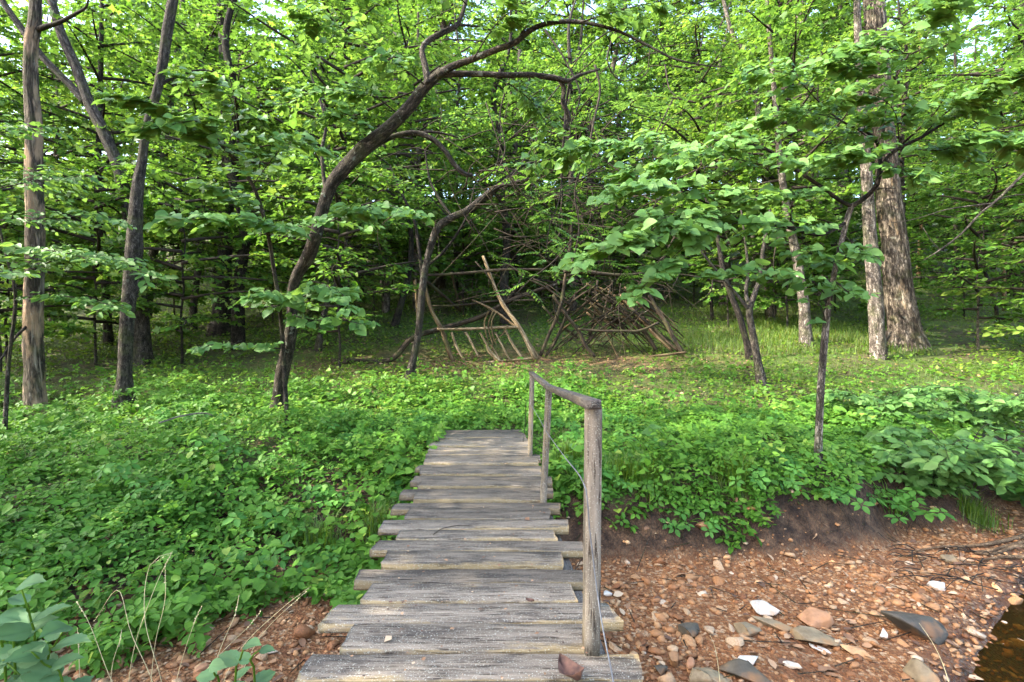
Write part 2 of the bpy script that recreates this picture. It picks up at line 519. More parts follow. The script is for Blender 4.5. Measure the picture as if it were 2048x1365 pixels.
def wood_mat(name, axis='X', grey=(0.150, 0.120, 0.088), dark=(0.042, 0.034, 0.027), tan=(0.27, 0.195, 0.092)):
    m, nt, b, out = mat_new(name)
    tcd = node(nt, 'ShaderNodeTexCoord')
    oi = node(nt, 'ShaderNodeObjectInfo')
    off = node(nt, 'ShaderNodeVectorMath', operation='SCALE')
    cmb = node(nt, 'ShaderNodeCombineXYZ')
    for k in range(3):
        nt.links.new(oi.outputs['Random'], cmb.inputs[k])
    nt.links.new(cmb.outputs[0], off.inputs[0])
    off.inputs['Scale'].default_value = 31.7
    add = node(nt, 'ShaderNodeVectorMath', operation='ADD')
    nt.links.new(tcd.outputs['Object'], add.inputs[0])
    nt.links.new(off.outputs[0], add.inputs[1])
    mp = node(nt, 'ShaderNodeMapping')
    st = [1, 1, 1]
    st['XYZ'.index(axis)] = 0.07
    mp.inputs['Scale'].default_value = st
    nt.links.new(add.outputs[0], mp.inputs[0])
    g = node(nt, 'ShaderNodeTexNoise', Scale=34.0, Detail=7.0, Roughness=0.62)
    nt.links.new(mp.outputs[0], g.inputs['Vector'])
    g2 = node(nt, 'ShaderNodeTexNoise', Scale=95.0, Detail=4.0, Roughness=0.6)
    nt.links.new(mp.outputs[0], g2.inputs['Vector'])
    c = ramp(nt, g.outputs['Fac'], [(0.34, tuple(0.5 * v for v in grey)), (0.45, tuple(0.85 * v for v in grey)), (0.55, grey), (0.66, tuple(min(1, 1.4 * v) for v in grey))])
    crack = ramp(nt, g2.outputs['Fac'], [(0.36, (0.42, 0.39, 0.36)), (0.45, (1, 1, 1))])
    c = mixc(nt, 1.0, c, crack, 'MULTIPLY')
    # dark damp stains, long along the grain
    mp2 = node(nt, 'ShaderNodeMapping')
    st2 = [1, 1, 1]
    st2['XYZ'.index(axis)] = 0.28
    mp2.inputs['Scale'].default_value = st2
    nt.links.new(add.outputs[0], mp2.inputs[0])
    s = node(nt, 'ShaderNodeTexNoise', Scale=8.0, Detail=6.0, Roughness=0.7)
    nt.links.new(mp2.outputs[0], s.inputs['Vector'])
    sm = ramp(nt, s.outputs['Fac'], [(0.50, (0, 0, 0)), (0.60, (0.8, 0.8, 0.8))])
    c = mixc(nt, sm, c, dark)
    # yellow-tan wear
    w = node(nt, 'ShaderNodeTexNoise', Scale=5.0, Detail=5.0, Roughness=0.75)
    mp3 = node(nt, 'ShaderNodeMapping')
    mp3.inputs['Location'].default_value = (11, 5, 3)
    nt.links.new(mp2.outputs[0], mp3.inputs[0])
    nt.links.new(mp3.outputs[0], w.inputs['Vector'])
    at = node(nt, 'ShaderNodeAttribute', attribute_name='edge')
    ad = node(nt, 'ShaderNodeMath', operation='MULTIPLY_ADD')
    nt.links.new(at.outputs['Fac'], ad.inputs[0])
    ad.inputs[1].default_value = 0.22
    nt.links.new(w.outputs['Fac'], ad.inputs[2])
    wm = ramp(nt, ad.outputs[0], [(0.60, (0, 0, 0)), (0.70, (0.75, 0.75, 0.75))])
    c = mixc(nt, wm, c, mixc(nt, g.outputs['Fac'], tuple(0.7 * v for v in tan), tan))
    c = mixc(nt, 0.75, c, crack, 'MULTIPLY')
    # speckle of lichen and dust
    sp = node(nt, 'ShaderNodeTexNoise', Scale=160.0, Detail=2.0)
    nt.links.new(add.outputs[0], sp.inputs['Vector'])
    spm = ramp(nt, sp.outputs['Fac'], [(0.60, (0, 0, 0)), (0.66, (0.45, 0.45, 0.45))])
    c = mixc(nt, spm, c, (0.42, 0.42, 0.34))
    hs = node(nt, 'ShaderNodeHueSaturation')
    vmap = node(nt, 'ShaderNodeMapRange')
    nt.links.new(oi.outputs['Random'], vmap.inputs[0])
    vmap.inputs[3].default_value = 0.66
    vmap.inputs[4].default_value = 1.36
    nt.links.new(vmap.outputs[0], hs.inputs['Value'])
    nt.links.new(c, hs.inputs['Color'])
    nt.links.new(hs.outputs[0], b.inputs['Base Color'])
    b.inputs['Roughness'].default_value = 0.85
    b.inputs['Specular IOR Level'].default_value = 0.25
    bp = node(nt, 'ShaderNodeBump', Strength=0.8, Distance=0.008)
    nt.links.new(mixc(nt, 0.7, g.outputs['Color'], crack, 'MULTIPLY'), bp.inputs['Height'])
    nt.links.new(bp.outputs[0], b.inputs['Normal'])
    return m


M_PLANK = wood_mat('weathered plank', 'X')
M_POST = wood_mat('weathered post', 'Z', grey=(0.155, 0.127, 0.094), dark=(0.06, 0.048, 0.036), tan=(0.21, 0.155, 0.08))
M_RAIL = wood_mat('weathered rail', 'Y', grey=(0.12, 0.10, 0.083), dark=(0.05, 0.042, 0.034), tan=(0.17, 0.13, 0.08))


def simple(name, color, rough=0.7, metal=0.0, var=0.3, scale=40.0, bump=0.0):
    m, nt, b, out = mat_new(name)
    tcd = node(nt, 'ShaderNodeTexCoord')
    n = node(nt, 'ShaderNodeTexNoise', Scale=scale, Detail=4.0)
    nt.links.new(tcd.outputs['Object'], n.inputs['Vector'])
    c = ramp(nt, n.outputs['Fac'], [(0.3, tuple(v * (1 - var) for v in color)), (0.7, tuple(v * (1 + var) for v in color))])
    nt.links.new(c, b.inputs['Base Color'])
    b.inputs['Roughness'].default_value = rough
    b.inputs['Metallic'].default_value = metal
    if bump:
        bp = node(nt, 'ShaderNodeBump', Strength=bump, Distance=0.01)
        nt.links.new(n.outputs['Fac'], bp.inputs['Height'])
        nt.links.new(bp.outputs[0], b.inputs['Normal'])
    return m


M_WIRE = simple('galvanised wire', (0.10, 0.10, 0.10), 0.75, 0.0)
M_STRAW = simple('dry straw', (0.42, 0.34, 0.17), 0.8)
M_DEADLEAF = simple('dead brown leaf', (0.10, 0.045, 0.026), 0.8, var=0.5)


def litter_mat():
    m, nt, b, out = mat_new('fallen leaf')
    at = node(nt, 'ShaderNodeAttribute', attribute_name='rnd')
    c = ramp(nt, at.outputs['Fac'], [(0.0, (0.07, 0.035, 0.02)), (0.4, (0.17, 0.085, 0.04)), (0.75, (0.30, 0.165, 0.08)), (1.0, (0.46, 0.33, 0.20))])
    nt.links.new(c, b.inputs['Base Color'])
    b.inputs['Roughness'].default_value = 0.8
    return m


M_LITTER = litter_mat()


def rock_mat(name, stops, per_object=True, sc=6.0):
    m, nt, b, out = mat_new(name)
    tcd = node(nt, 'ShaderNodeTexCoord')
    if per_object:
        f = node(nt, 'ShaderNodeObjectInfo').outputs['Random']
        vec = tcd.outputs['Object']
    else:
        f = node(nt, 'ShaderNodeAttribute', attribute_name='rnd').outputs['Fac']
        vec = node(nt, 'ShaderNodeNewGeometry').outputs['Position']
    c = ramp(nt, f, stops)
    n = node(nt, 'ShaderNodeTexNoise', Scale=sc, Detail=6.0, Roughness=0.65)
    nt.links.new(vec, n.inputs['Vector'])
    v = ramp(nt, n.outputs['Fac'], [(0.3, (0.55, 0.5, 0.45)), (0.5, (1, 1, 1)), (0.72, (1.35, 1.25, 1.1))])
    c = mixc(nt, 1.0, c, v, 'MULTIPLY')
    n2 = node(nt, 'ShaderNodeTexNoise', Scale=sc * 0.6, Detail=4.0)
    nt.links.new(vec, n2.inputs['Vector'])
    rm = ramp(nt, n2.outputs['Fac'], [(0.52, (0, 0, 0)), (0.66, (0.55, 0.55, 0.55))])
    c = mixc(nt, rm, c, (0.28, 0.12, 0.035))
    nt.links.new(c, b.inputs['Base Color'])
    b.inputs['Roughness'].default_value = 0.75
    bp = node(nt, 'ShaderNodeBump', Strength=0.5, Distance=0.02)
    nt.links.new(n.outputs['Fac'], bp.inputs['Height'])
    nt.links.new(bp.outputs[0], b.inputs['Normal'])
    return m


ST = [(0.0, (0.17, 0.06, 0.018)), (0.35, (0.29, 0.13, 0.046)), (0.65, (0.37, 0.205, 0.09)), (0.90, (0.43, 0.29, 0.165)), (1.0, (0.52, 0.43, 0.32))]
M_PEBBLE = rock_mat('creek pebble', ST, False, 14.0)
M_STONE = rock_mat('creek stone', ST, True, 12.0)
M_STONE_GREY = rock_mat('grey olive stone', [(0.0, (0.15, 0.115, 0.065)), (1.0, (0.24, 0.18, 0.10))], True, 9.0)
M_STONE_DARK = rock_mat('dark stone', [(0.0, (0.050, 0.043, 0.030)), (1.0, (0.085, 0.068, 0.042))], True, 8.0)
M_STONE_WHITE = rock_mat('white chert', [(0.0, (0.44, 0.40, 0.33)), (1.0, (0.56, 0.52, 0.45))], True, 9.0)
M_STONE_RUST = rock_mat('rusty stone', [(0.0, (0.26, 0.115, 0.05)), (1.0, (0.34, 0.18, 0.09))], True, 9.0)

# ------------------------------------------------------------------ the ground and the creek
UY = np.array([-40, 2.0, 4.0, 5.8, 7.5, 9.0, 10.0, 11.5, 12.7, 14.0, 18.0, 22.0, 30.0, 45.0, 60.0, 120.0, 220.0, 400.0])
UZ = np.array([-0.1, -0.25, -0.30, -0.24, -0.10, 0.02, 0.26, 0.58, 0.86, 1.18, 2.0, 2.95, 5.4, 11.0, 17.0, 34.0, 48.0, 55.0])
EX = np.array([-60, -9.0, -5.0, -3.5, -3.0, -1.8, 0.95, 2.4, 4.0, 5.4, 7.2, 12.0, 60.0])
EY = np.array([-10, 1.4, 2.6, 3.3, 3.85, 4.3, 5.05, 5.0, 5.35, 5.9, 7.0, 10.5, 30.0])
WX = np.array([-60, -9, -3.0, -1.2, 0.2, 1.0, 2.4, 6.0, 10.0])
WW = np.array([5.0, 4.6, 3.6, 2.6, 1.3, 0.85, 0.8, 0.9, 1.2])
WATER_Z = -1.03


def bank_t(x, y):
    wob = (fbm(np.asarray(x) * 0.9, np.asarray(y) * 0.3 + 4, 1.7, 3) - 0.5) * 0.7
    return (y - np.interp(x, EX, EY) - wob) / np.interp(x, WX, WW)


def ground_z(x, y):
    x = np.asarray(x, float)
    y = np.asarray(y, float)
    up = np.interp(y, UY, UZ) + 0.22 * (fbm(x * 0.22, y * 0.22, 2.0, 3) - 0.5) + 0.05 * (fbm(x * 1.6, y * 1.6, 5.0, 3) - 0.5)
    up = up - 0.5 * np.exp(-(((x + 9.3) / 1.3) ** 2 + ((y - 10.2) / 0.7) ** 2))          # washed-out hollow behind the snag
    bed = -0.93 + 0.10 * (fbm(x * 0.8, y * 0.8, 9.0, 3) - 0.5) + 0.035 * (fbm(x * 5, y * 5, 3.0, 2) - 0.5)
    q = (x - 2.85) * 0.60 - (y - 3.42) * 0.80                                             # the pool's bank runs along q = 0
    bed = bed - 0.34 * sstep((q + 0.3) / 1.1) * sstep((y - 0.8) / 1.0)
    s = sstep(bank_t(x, y))
    z = bed + (up - bed) * s
    z = z + np.where(x > 0, 1.0, 0.45) * 4 * s * (1 - s) * (0.20 * (fbm(x * 2.6, y * 2.6, 6.0, 3) - 0.5) + 0.10 * (fbm(x * 9, y * 9, 1.0, 2) - 0.5))
    near = sstep((1.7 - y) / 1.1)
    return z + (-0.12 - z) * near * (y < 1.7)


def ground_hit(px, py):
    ys = np.linspace(2.2, 70, 4000)
    d = CAM_H - (py - 682) / F * ys - ground_z((px - 1024) / F * ys, ys)
    i = np.argmax(d < 0)
    return ys[i] if d[i] < 0 else 70.0


def grow(a, b, step, fac):
    out, s = [a], step
    while out[-1] < b:
        out.append(out[-1] + s)
        s *= fac
    return np.array(out)


gx = np.r_[-grow(9.0, 300, 0.12, 1.09)[::-1], np.arange(-8.9, 8.95, 0.1), grow(9.0, 300, 0.12, 1.09)]
gy = np.r_[-grow(0.0, 60, 0.5, 1.5)[::-1], np.arange(0.3, 3.0, 0.15), np.arange(3.0, 8.0, 0.06), np.arange(8.0, 16, 0.12), grow(16.0, 390, 0.15, 1.07)]
GX, GY = np.meshgrid(gx, gy)
GZ = ground_z(GX, GY)
nx, ny = len(gx), len(gy)
ii, jj = np.meshgrid(np.arange(ny - 1), np.arange(nx - 1), indexing='ij')
a = (ii * nx + jj).ravel()
gm = mesh_of('ground', np.stack([GX, GY, GZ], -1).reshape(-1, 3), [np.stack([a, a + 1, a + nx + 1, a + nx], -1)],
             {'bank': np.clip(bank_t(GX, GY), -1, 2).ravel(),
              'litter': np.clip(np.exp(-(((GX - 0.2) / 4.5) ** 2 + ((GY - 12.6) / 1.3) ** 2)) * 0.75 + np.exp(-(((GX + 8.7) / 1.5) ** 2 + ((GY - 9.5) / 0.9) ** 2)), 0, 1).ravel()}, True)


def ground_mat():
    m, nt, b, out = mat_new('soil gravel and leaf mould')
    geo = node(nt, 'ShaderNodeNewGeometry')
    pos = geo.outputs['Position']

    def nz(sc, det=5.0, ro=0.6):
        n = node(nt, 'ShaderNodeTexNoise', Scale=sc, Detail=det, Roughness=ro)
        nt.links.new(pos, n.inputs['Vector'])
        return n.outputs['Fac']
    bank = node(nt, 'ShaderNodeAttribute', attribute_name='bank').outputs['Fac']
    lit = node(nt, 'ShaderNodeAttribute', attribute_name='litter').outputs['Fac']
    # creek bed: rusty gravel
    vo = node(nt, 'ShaderNodeTexVoronoi', Scale=42.0)
    nt.links.new(pos, vo.inputs['Vector'])
    peb = ramp(nt, node_sep(nt, vo.outputs['Color']), [(0.0, (0.13, 0.048, 0.015)), (0.45, (0.235, 0.10, 0.036)), (0.8, (0.33, 0.17, 0.072)), (1.0, (0.48, 0.35, 0.22))])
    grit = ramp(nt, nz(160, 3), [(0.3, (0.5, 0.45, 0.42)), (0.7, (1.3, 1.25, 1.15))])
    bed = mixc(nt, 1.0, peb, grit, 'MULTIPLY')
    bed = mixc(nt, ramp(nt, nz(2.2, 5), [(0.42, (0, 0, 0)), (0.66, (0.75, 0.75, 0.75))]), bed, (0.12, 0.05, 0.02))
    # bank: brown clay with grit
    clay = ramp(nt, nz(7, 6, 0.7), [(0.36, (0.022, 0.012, 0.007)), (0.5, (0.062, 0.035, 0.019)), (0.64, (0.125, 0.075, 0.042))])
    clay = mixc(nt, 1.0, clay, grit, 'MULTIPLY')
    # forest floor
    soil = ramp(nt, nz(5, 6, 0.7), [(0.36, (0.018, 0.017, 0.006)), (0.5, (0.045, 0.042, 0.013)), (0.64, (0.095, 0.068, 0.028))])
    mossc = ramp(nt, nz(14, 4), [(0.3, (0.025, 0.062, 0.006)), (0.7, (0.075, 0.13, 0.014))])
    soil = mixc(nt, ramp(nt, nz(0.9, 5, 0.6), [(0.38, (0, 0, 0)), (0.6, (0.8, 0.8, 0.8))]), soil, mossc)
    v2 = node(nt, 'ShaderNodeTexVoronoi', Scale=17.0)
    nt.links.new(pos, v2.inputs['Vector'])
    mould = ramp(nt, node_sep(nt, v2.outputs['Color']), [(0.0, (0.06, 0.025, 0.010)), (0.5, (0.17, 0.08, 0.035)), (1.0, (0.34, 0.20, 0.10))])
    lm = node(nt, 'ShaderNodeMath', operation='MULTIPLY')
    nt.links.new(lit, lm.inputs[0])
    nt.links.new(ramp(nt, nz(3.0, 4), [(0.36, (0.1, 0.1, 0.1)), (0.58, (1, 1, 1))]), lm.inputs[1])
    soil = mixc(nt, lm.outputs[0], soil, mould)
    bj = node(nt, 'ShaderNodeMath', operation='MULTIPLY_ADD')
    nt.links.new(nz(3.5, 5, 0.7), bj.inputs[0])
    bj.inputs[1].default_value = 0.5
    nt.links.new(bank, bj.inputs[2])
    c = mixc(nt, ramp(nt, bj.outputs[0], [(0.28, (0, 0, 0)), (0.52, (1, 1, 1))]), bed, clay)
    c = mixc(nt, ramp(nt, bj.outputs[0], [(0.95, (0, 0, 0)), (1.0, (1, 1, 1))]), c, soil)
    sx_ = node(nt, 'ShaderNodeSeparateXYZ')
    nt.links.new(pos, sx_.inputs[0])
    wet = node(nt, 'ShaderNodeMath', operation='MULTIPLY_ADD')
    nt.links.new(nz(4.0, 4), wet.inputs[0])
    wet.inputs[1].default_value = -0.10
    nt.links.new(sx_.outputs[2], wet.inputs[2])
    wr = node(nt, 'ShaderNodeMapRange')
    wr.inputs[1].default_value = WATER_Z - 0.02
    wr.inputs[2].default_value = WATER_Z + 0.05
    wr.inputs[3].default_value = 1.0
    wr.inputs[4].default_value = 0.0
    nt.links.new(wet.outputs[0], wr.inputs[0])
    c = mixc(nt, wr.outputs[0], c, mixc(nt, 1.0, c, (0.38, 0.34, 0.32), 'MULTIPLY'))
    rg_ = node(nt, 'ShaderNodeMapRange')
    nt.links.new(wr.outputs[0], rg_.inputs[0])
    rg_.inputs[3].default_value = 0.85
    rg_.inputs[4].default_value = 0.3
    nt.links.new(rg_.outputs[0], b.inputs['Roughness'])
    nt.links.new(c, b.inputs['Base Color'])
    b.inputs['Specular IOR Level'].default_value = 0.3
    bp = node(nt, 'ShaderNodeBump', Strength=0.9, Distance=0.04)
    hsum = mixc(nt, 0.5, vo.outputs['Distance'], nz(28, 5), 'MIX')
    nt.links.new(hsum, bp.inputs['Height'])
    nt.links.new(bp.outputs[0], b.inputs['Normal'])
    return m


def node_sep(nt, colsock):
    s = node(nt, 'ShaderNodeSeparateColor')
    nt.links.new(colsock, s.inputs[0])
    return s.outputs[0]


ground = obj('ground', gm, ground_mat())
tag(ground, 'rusty gravel creek bed rising over a clay bank to the forest floor', kind='structure')

# the shallow pool
wm_, nt, b, out = mat_new('tea brown creek water')
b.inputs['Base Color'].default_value = (0.04, 0.03, 0.01, 1)
b.inputs['Roughness'].default_value = 0.06
b.inputs['IOR'].default_value = 1.33
tr = node(nt, 'ShaderNodeBsdfTransparent')
tr.inputs[0].default_value = (0.62, 0.48, 0.22, 1)
mx = node(nt, 'ShaderNodeMixShader')
fr = node(nt, 'ShaderNodeFresnel', IOR=1.33)
mr = node(nt, 'ShaderNodeMapRange')
mr.inputs[3].default_value = 0.16
mr.inputs[4].default_value = 1.0
nt.links.new(fr.outputs[0], mr.inputs[0])
nt.links.new(mr.outputs[0], mx.inputs[0])
nt.links.new(tr.outputs[0], mx.inputs[1])
nt.links.new(b.outputs[0], mx.inputs[2])
nt.links.new(mx.outputs[0], out.inputs[0])
geo = node(nt, 'ShaderNodeNewGeometry')
rn = node(nt, 'ShaderNodeTexNoise', Scale=9.0, Detail=3.0)
nt.links.new(geo.outputs['Position'], rn.inputs['Vector'])
bp = node(nt, 'ShaderNodeBump', Strength=0.3, Distance=0.03)
nt.links.new(rn.outputs['Fac'], bp.inputs['Height'])
nt.links.new(bp.outputs[0], b.inputs['Normal'])
nt.links.new(bp.outputs[0], fr.inputs['Normal'])
wx, wy = np.meshgrid(np.linspace(2.2, 9.0, 35), np.linspace(1.2, 6.0, 25))
ii, jj = np.meshgrid(np.arange(24), np.arange(34), indexing='ij')
a = (ii * 35 + jj).ravel()
qd = np.stack([a, a + 1, a + 36, a + 35], -1)
wv = np.stack([wx, wy, np.full_like(wx, WATER_Z)], -1).reshape(-1, 3)
keep = (ground_z(wv[:, 0], wv[:, 1]) < WATER_Z + 0.06)
qd = qd[keep[qd].any(1)]
water = obj('water', mesh_of('water', wv, [qd], None, True), wm_)
tag(water, 'shallow tea brown pool at the edge of the creek gravel', kind='structure')

# ------------------------------------------------------------------ the footbridge
bridge = thing('footbridge', 'weathered grey plank footbridge with a handrail along one side only', 'footbridge', (-0.2, 4.8, 0))

PLANKS = [  # far edge y, left x, right x (photograph pixels), gap-free order from near to far
    (1300, 612, 1280), (1245, 697, 1170), (1201, 660, 1228), (1160, 735, 1147), (1131, 714, 1168), (1101, 770, 1124),
    (1080, 750, 1166), (1059, 796, 1109), (1038, 764, 1136), (1017, 815, 1100), (1002, 788, 1120), (986, 829, 1090),
    (975, 804, 1106), (962, 842, 1086), (949, 826, 1103), (939, 840, 1082), (928, 836, 1082), (918, 850, 1076),
    (909, 852, 1080), (901, 856, 1062), (892, 859, 1062), (884, 862, 1060), (875, 865, 1055), (866, 868, 1050), (858, 889, 1046)]


def plank_mesh(x0, x1, y0, y1, z, th, seed):
    """one board, grain along x, its worn edges rounded and its ends ragged"""
    rng = np.random.default_rng(seed)
    w = y1 - y0
    prof = [(0.0, -th), (0.0, -th * 0.75), (0.0, -0.006), (0.005, -0.001), (w * 0.3, 0.0), (w * 0.65, 0.0), (w - 0.005, -0.001), (w, -0.007), (w, -th)]
    edge = [0.7, 1, 0.9, 0.4, 0, 0, 0.1, 0.5, 0.8]
    ns = 26
    sx = np.r_[0, 0.012, np.linspace(0.05, 0.95, ns - 4), 0.988, 1]
    skew = rng.normal(0, 0.016, 2)
    V, E = [], []
    for i, s in enumerate(sx):
        x = x0 + (x1 - x0) * s
        for (py, pz), e in zip(prof, edge):
            jit = fbm(x * 6 + seed, py * 30, pz * 40 + seed, 3) - 0.5
            zz = z + pz + 0.007 * jit * (1 if pz > -0.02 else 0.3) + 0.006 * (vnoise(x * 1.3, seed) - 0.5)
            yy = y0 + py + 0.010 * (fbm(x * 4.0, seed * 1.7, pz * 8, 3) - 0.5) * (1 if e > 0.3 else 0)
            xx = x + ((0.010 * (rng.random() - 0.5) + skew[0 if i == 0 else 1] * (py / w - 0.5)) if i in (0, ns - 1) else 0)
            V.append((xx, yy, zz))
            E.append(e + (0.5 if i in (0, ns - 1) else 0))
    m = len(prof)
    f = []
    for i in range(ns - 1):
        for j in range(m):
            j2 = (j + 1) % m
            f.append((i * m + j, i * m + j2, (i + 1) * m + j2, (i + 1) * m + j))
    V = np.array(V)
    ca, cb = V[:m].mean(0), V[-m:].mean(0)
    nV = len(V)
    V = np.vstack([V, ca, cb])
    E += [0.8, 0.8]
    tri = [(nV, j, (j + 1) % m) for j in range(m)] + [(nV + 1, (ns - 1) * m + (j + 1) % m, (ns - 1) * m + j) for j in range(m)]
    return V, np.array(f), np.array(tri), np.array(E)


prev = 1331 / (1357 - 682.0)
for k, (yf, xl, xr) in enumerate(PLANKS):
    y1 = CAM_H * F / (yf - 682.0)
    y0 = prev
    prev = y1
    ym = y0 * 0.45 + y1 * 0.55
    x0, x1 = (xl - 1024) / F * ym, (xr - 1024) / F * ym
    th = 0.042 + 0.012 * R.random()
    V, f, tri, E = plank_mesh(x0, x1, y0 + 0.002, y1 - 0.004 - 0.009 * R.random(), 0.005 * R.normal() - 0.004 + (0.010 if k % 2 else 0), th, 11 + k)
    c = V.mean(0)
    V = V - c
    V[:, 2] += V[:, 0] * R.normal(0, 0.006) + V[:, 1] * R.normal(0, 0.03)
    ca, sa = math.cos(t := R.normal(0, 0.008)), math.sin(t)
    V[:, :2] = V[:, :2] @ np.array([[ca, -sa], [sa, ca]])
    me = mesh_of('plank', V, [f, tri], {'edge': E})
    obj('plank', me, M_PLANK, bridge, loc=tuple(c - np.array(bridge.location)))
# rusty nail heads, a pair near each end of the nearer boards
nv = np.vstack([[[0, 0, 0.0025]], [[0.006 * math.cos(q * 0.785), 0.006 * math.sin(q * 0.785), 0.0] for q in range(8)]])
nail_me = mesh_of('nail', nv, [np.array([(0, q + 1, (q + 1) % 8 + 1) for q in range(8)])])
nail_me.materials.append(simple('rusty nail', (0.045, 0.022, 0.012), 0.6))
for pl in [c for c in bridge.children if c.name.startswith('plank')][:14]:
    vv = np.array([v.co[:] for v in pl.data.vertices])
    hw, hd = np.abs(vv[:, 0]).max(), np.abs(vv[:, 1]).max()
    for sx_ in (-1, 1):
        for sy_ in (-0.45, 0.4):
            q = bpy.data.objects.new('nail', nail_me)
            q.parent = pl
            xq, yq = min(0.42, hw - 0.12) * sx_ + R.normal(0, 0.012), sy_ * hd + R.normal(0, 0.01)
            i_ = np.argmin((vv[:, 0] - xq) ** 2 + (vv[:, 1] - yq) ** 2 + 4 * (vv[:, 2] - vv[:, 2].max()) ** 2)
            q.location = (xq, yq, vv[i_, 2] + 0.0015)
            COL.objects.link(q)
# nearer boards under the photographer
for k in range(3):
    y1 = 1331 / (1357 - 682.0) - 0.2 * k
    V, f, tri, E = plank_mesh(-0.86 + 0.05 * k, 0.5 - 0.06 * (k % 2), y1 - 0.195, y1 - 0.006, -0.012 * (k + 1) + 0.008, 0.045, 70 + k)
    c = V.mean(0)
    obj('plank', mesh_of('plank', V - c, [f, tri], {'edge': E}), M_PLANK, bridge, loc=tuple(c - np.array(bridge.location)))


def box_beam(A, B, w, h, seed, taper=1.0, nseg=14, jit=0.002, roll=0.0):
    """a sawn timber from A to B with softly worn corners"""
    A, B = np.array(A, float), np.array(B, float)
    t = norm(B - A)
    ref = UP if abs(t[2]) < 0.8 else np.array([0, 1.0, 0])
    u = norm(np.cross(t, ref))
    v = np.cross(u, t)
    cr = 0.03
    prof = []
    for sx_, sy_ in ((-1, -1), (1, -1), (1, 1), (-1, 1)):
        if sx_ * sy_ > 0:
            prof += [(sx_ * 0.5, sy_ * (0.5 - cr)), (sx_ * (0.5 - cr), sy_ * 0.5)]
        else:
            prof += [(sx_ * (0.5 - cr), sy_ * 0.5), (sx_ * 0.5, sy_ * (0.5 - cr))]
    prof = np.array(prof)
    order = np.argsort(np.arctan2(prof[:, 1], prof[:, 0]))
    prof = prof[order]
    V = []
    for i in range(nseg):
        s = i / (nseg - 1)
        c = A + (B - A) * s
        k = 1 + (taper - 1) * s
        for j, (a_, b_) in enumerate(prof):
            n_ = fbm(s * 9 + seed, j * 3.3, seed * 1.1, 3) - 0.5
            V.append(c + u * a_ * w * k * (1 + 0.015 * n_) + v * b_ * h * k * (1 + 0.015 * n_) + (u + v) * jit * (vnoise(s * 4 + seed, seed) - 0.5))
    m = len(prof)
    f = [(i * m + j, i * m + (j + 1) % m, (i + 1) * m + (j + 1) % m, (i + 1) * m + j) for i in range(nseg - 1) for j in range(m)]
    V = np.array(V)
    n = len(V)
    V = np.vstack([V, A, B])
    tri = [(n, (j + 1) % m, j) for j in range(m)] + [(n + 1, (nseg - 1) * m + j, (nseg - 1) * m + (j + 1) % m) for j in range(m)]
    c = V.mean(0)
    E = np.full(len(V), 0.35)
    return mesh_of('beam', V - c, [np.array(f), np.array(tri)], {'edge': E}), c


def beam_part(name, A, B, w, h, seed, mat, parent, **kw):
    me, c = box_beam(A, B, w, h, seed, **kw)
    me.name = name
    return obj(name, me, mat, parent, loc=tuple(c - np.array(parent.location)))


# stringers under the deck
for sx_ in (-0.42, 0.30):
    beam_part('stringer', (sx_ + 0.12, 0.9, -0.14), (sx_ - 0.25, 7.9, -0.14), 0.12, 0.16, 5 + sx_, M_RAIL, bridge)
# three posts
beam_part('post', P(1182, 1300, 2.17), P(1186, 813, 2.17), 0.062, 0.09, 21, M_POST, bridge)
beam_part('post', P(1086, 1012, 4.17), P(1098, 778, 4.17), 0.050, 0.075, 22, M_POST, bridge)
beam_part('post', P(1060, 918, 5.80), P(1064, 748, 5.80), 0.052, 0.07, 23, M_POST, bridge)
# handrail resting on the posts
mb = MB()
rail_pts = [P(1062, 744, 5.95), P(1098, 771, 4.17), P(1188, 806, 2.10)]
beam_part('handrail', P(1062, 746, 5.9), P(1097.5, 774.3, 4.16), 0.052, 0.036, 31, M_RAIL, bridge)
beam_part('handrail', P(1097.5, 774.3, 4.17), P(1188.5, 809.5, 2.03), 0.055, 0.036, 32, M_RAIL, bridge, taper=1.05)
# slack wire along the posts
mb = MB()
tube(mb, [P(1060, 806, 5.76), P(1078, 836, 5.0), P(1092, 862, 4.12), P(1128, 912, 3.1), P(1168, 968, 2.12), P(1178, 1050, 2.11), P(1195, 1190, 2.08), P(1208, 1270, 1.95), P(1228, 1372, 1.75), P(1240, 1500, 1.5)],
     np.full(10, 0.0032), 6, 60)
obj('cable', mb.mesh('cable', True), M_WIRE, bridge)
mb = MB()
tube(mb, [P(1052, 805, 5.9), P(1050, 850, 6.0), P(1046, 884, 5.9)], [0.004, 0.004, 0.003], 5, 8)
obj('cable', mb.mesh('cable', True), M_TWIG, bridge)

# dead leaves and a twig lying on the deck


def dead_leaf(name, p, size, rot, curl, label):
    rng = np.random.default_rng(int(size * 1e4))
    n = 7
    V = []
    half = [0.0, 0.16, 0.30, 0.34, 0.26, 0.15, 0.0]
    for i in range(n):
        y = i / (n - 1)
        for s_ in (-1, 0, 1):
            V.append((s_ * half[i] * (1 + 0.25 * rng.random()), y - 0.5, curl * (abs(s_) * 0.22 + (y - 0.5) ** 2 * 0.8) + 0.06 * rng.random()))
    V = np.array(V) * size
    ca, sa = math.cos(rot), math.sin(rot)
    V[:, :2] = V[:, :2] @ np.array([[ca, sa], [-sa, ca]])
    V[:, 2] -= V[:, 2].min()
    f = [(i * 3 + j, i * 3 + j + 1, i * 3 + j + 4, i * 3 + j + 3) for i in range(n - 1) for j in (0, 1)]
    o = obj(name, mesh_of(name, V, [np.array(f)], None, True), M_DEADLEAF, None, loc=tuple(p))
    return tag(o, label, 'leaf')


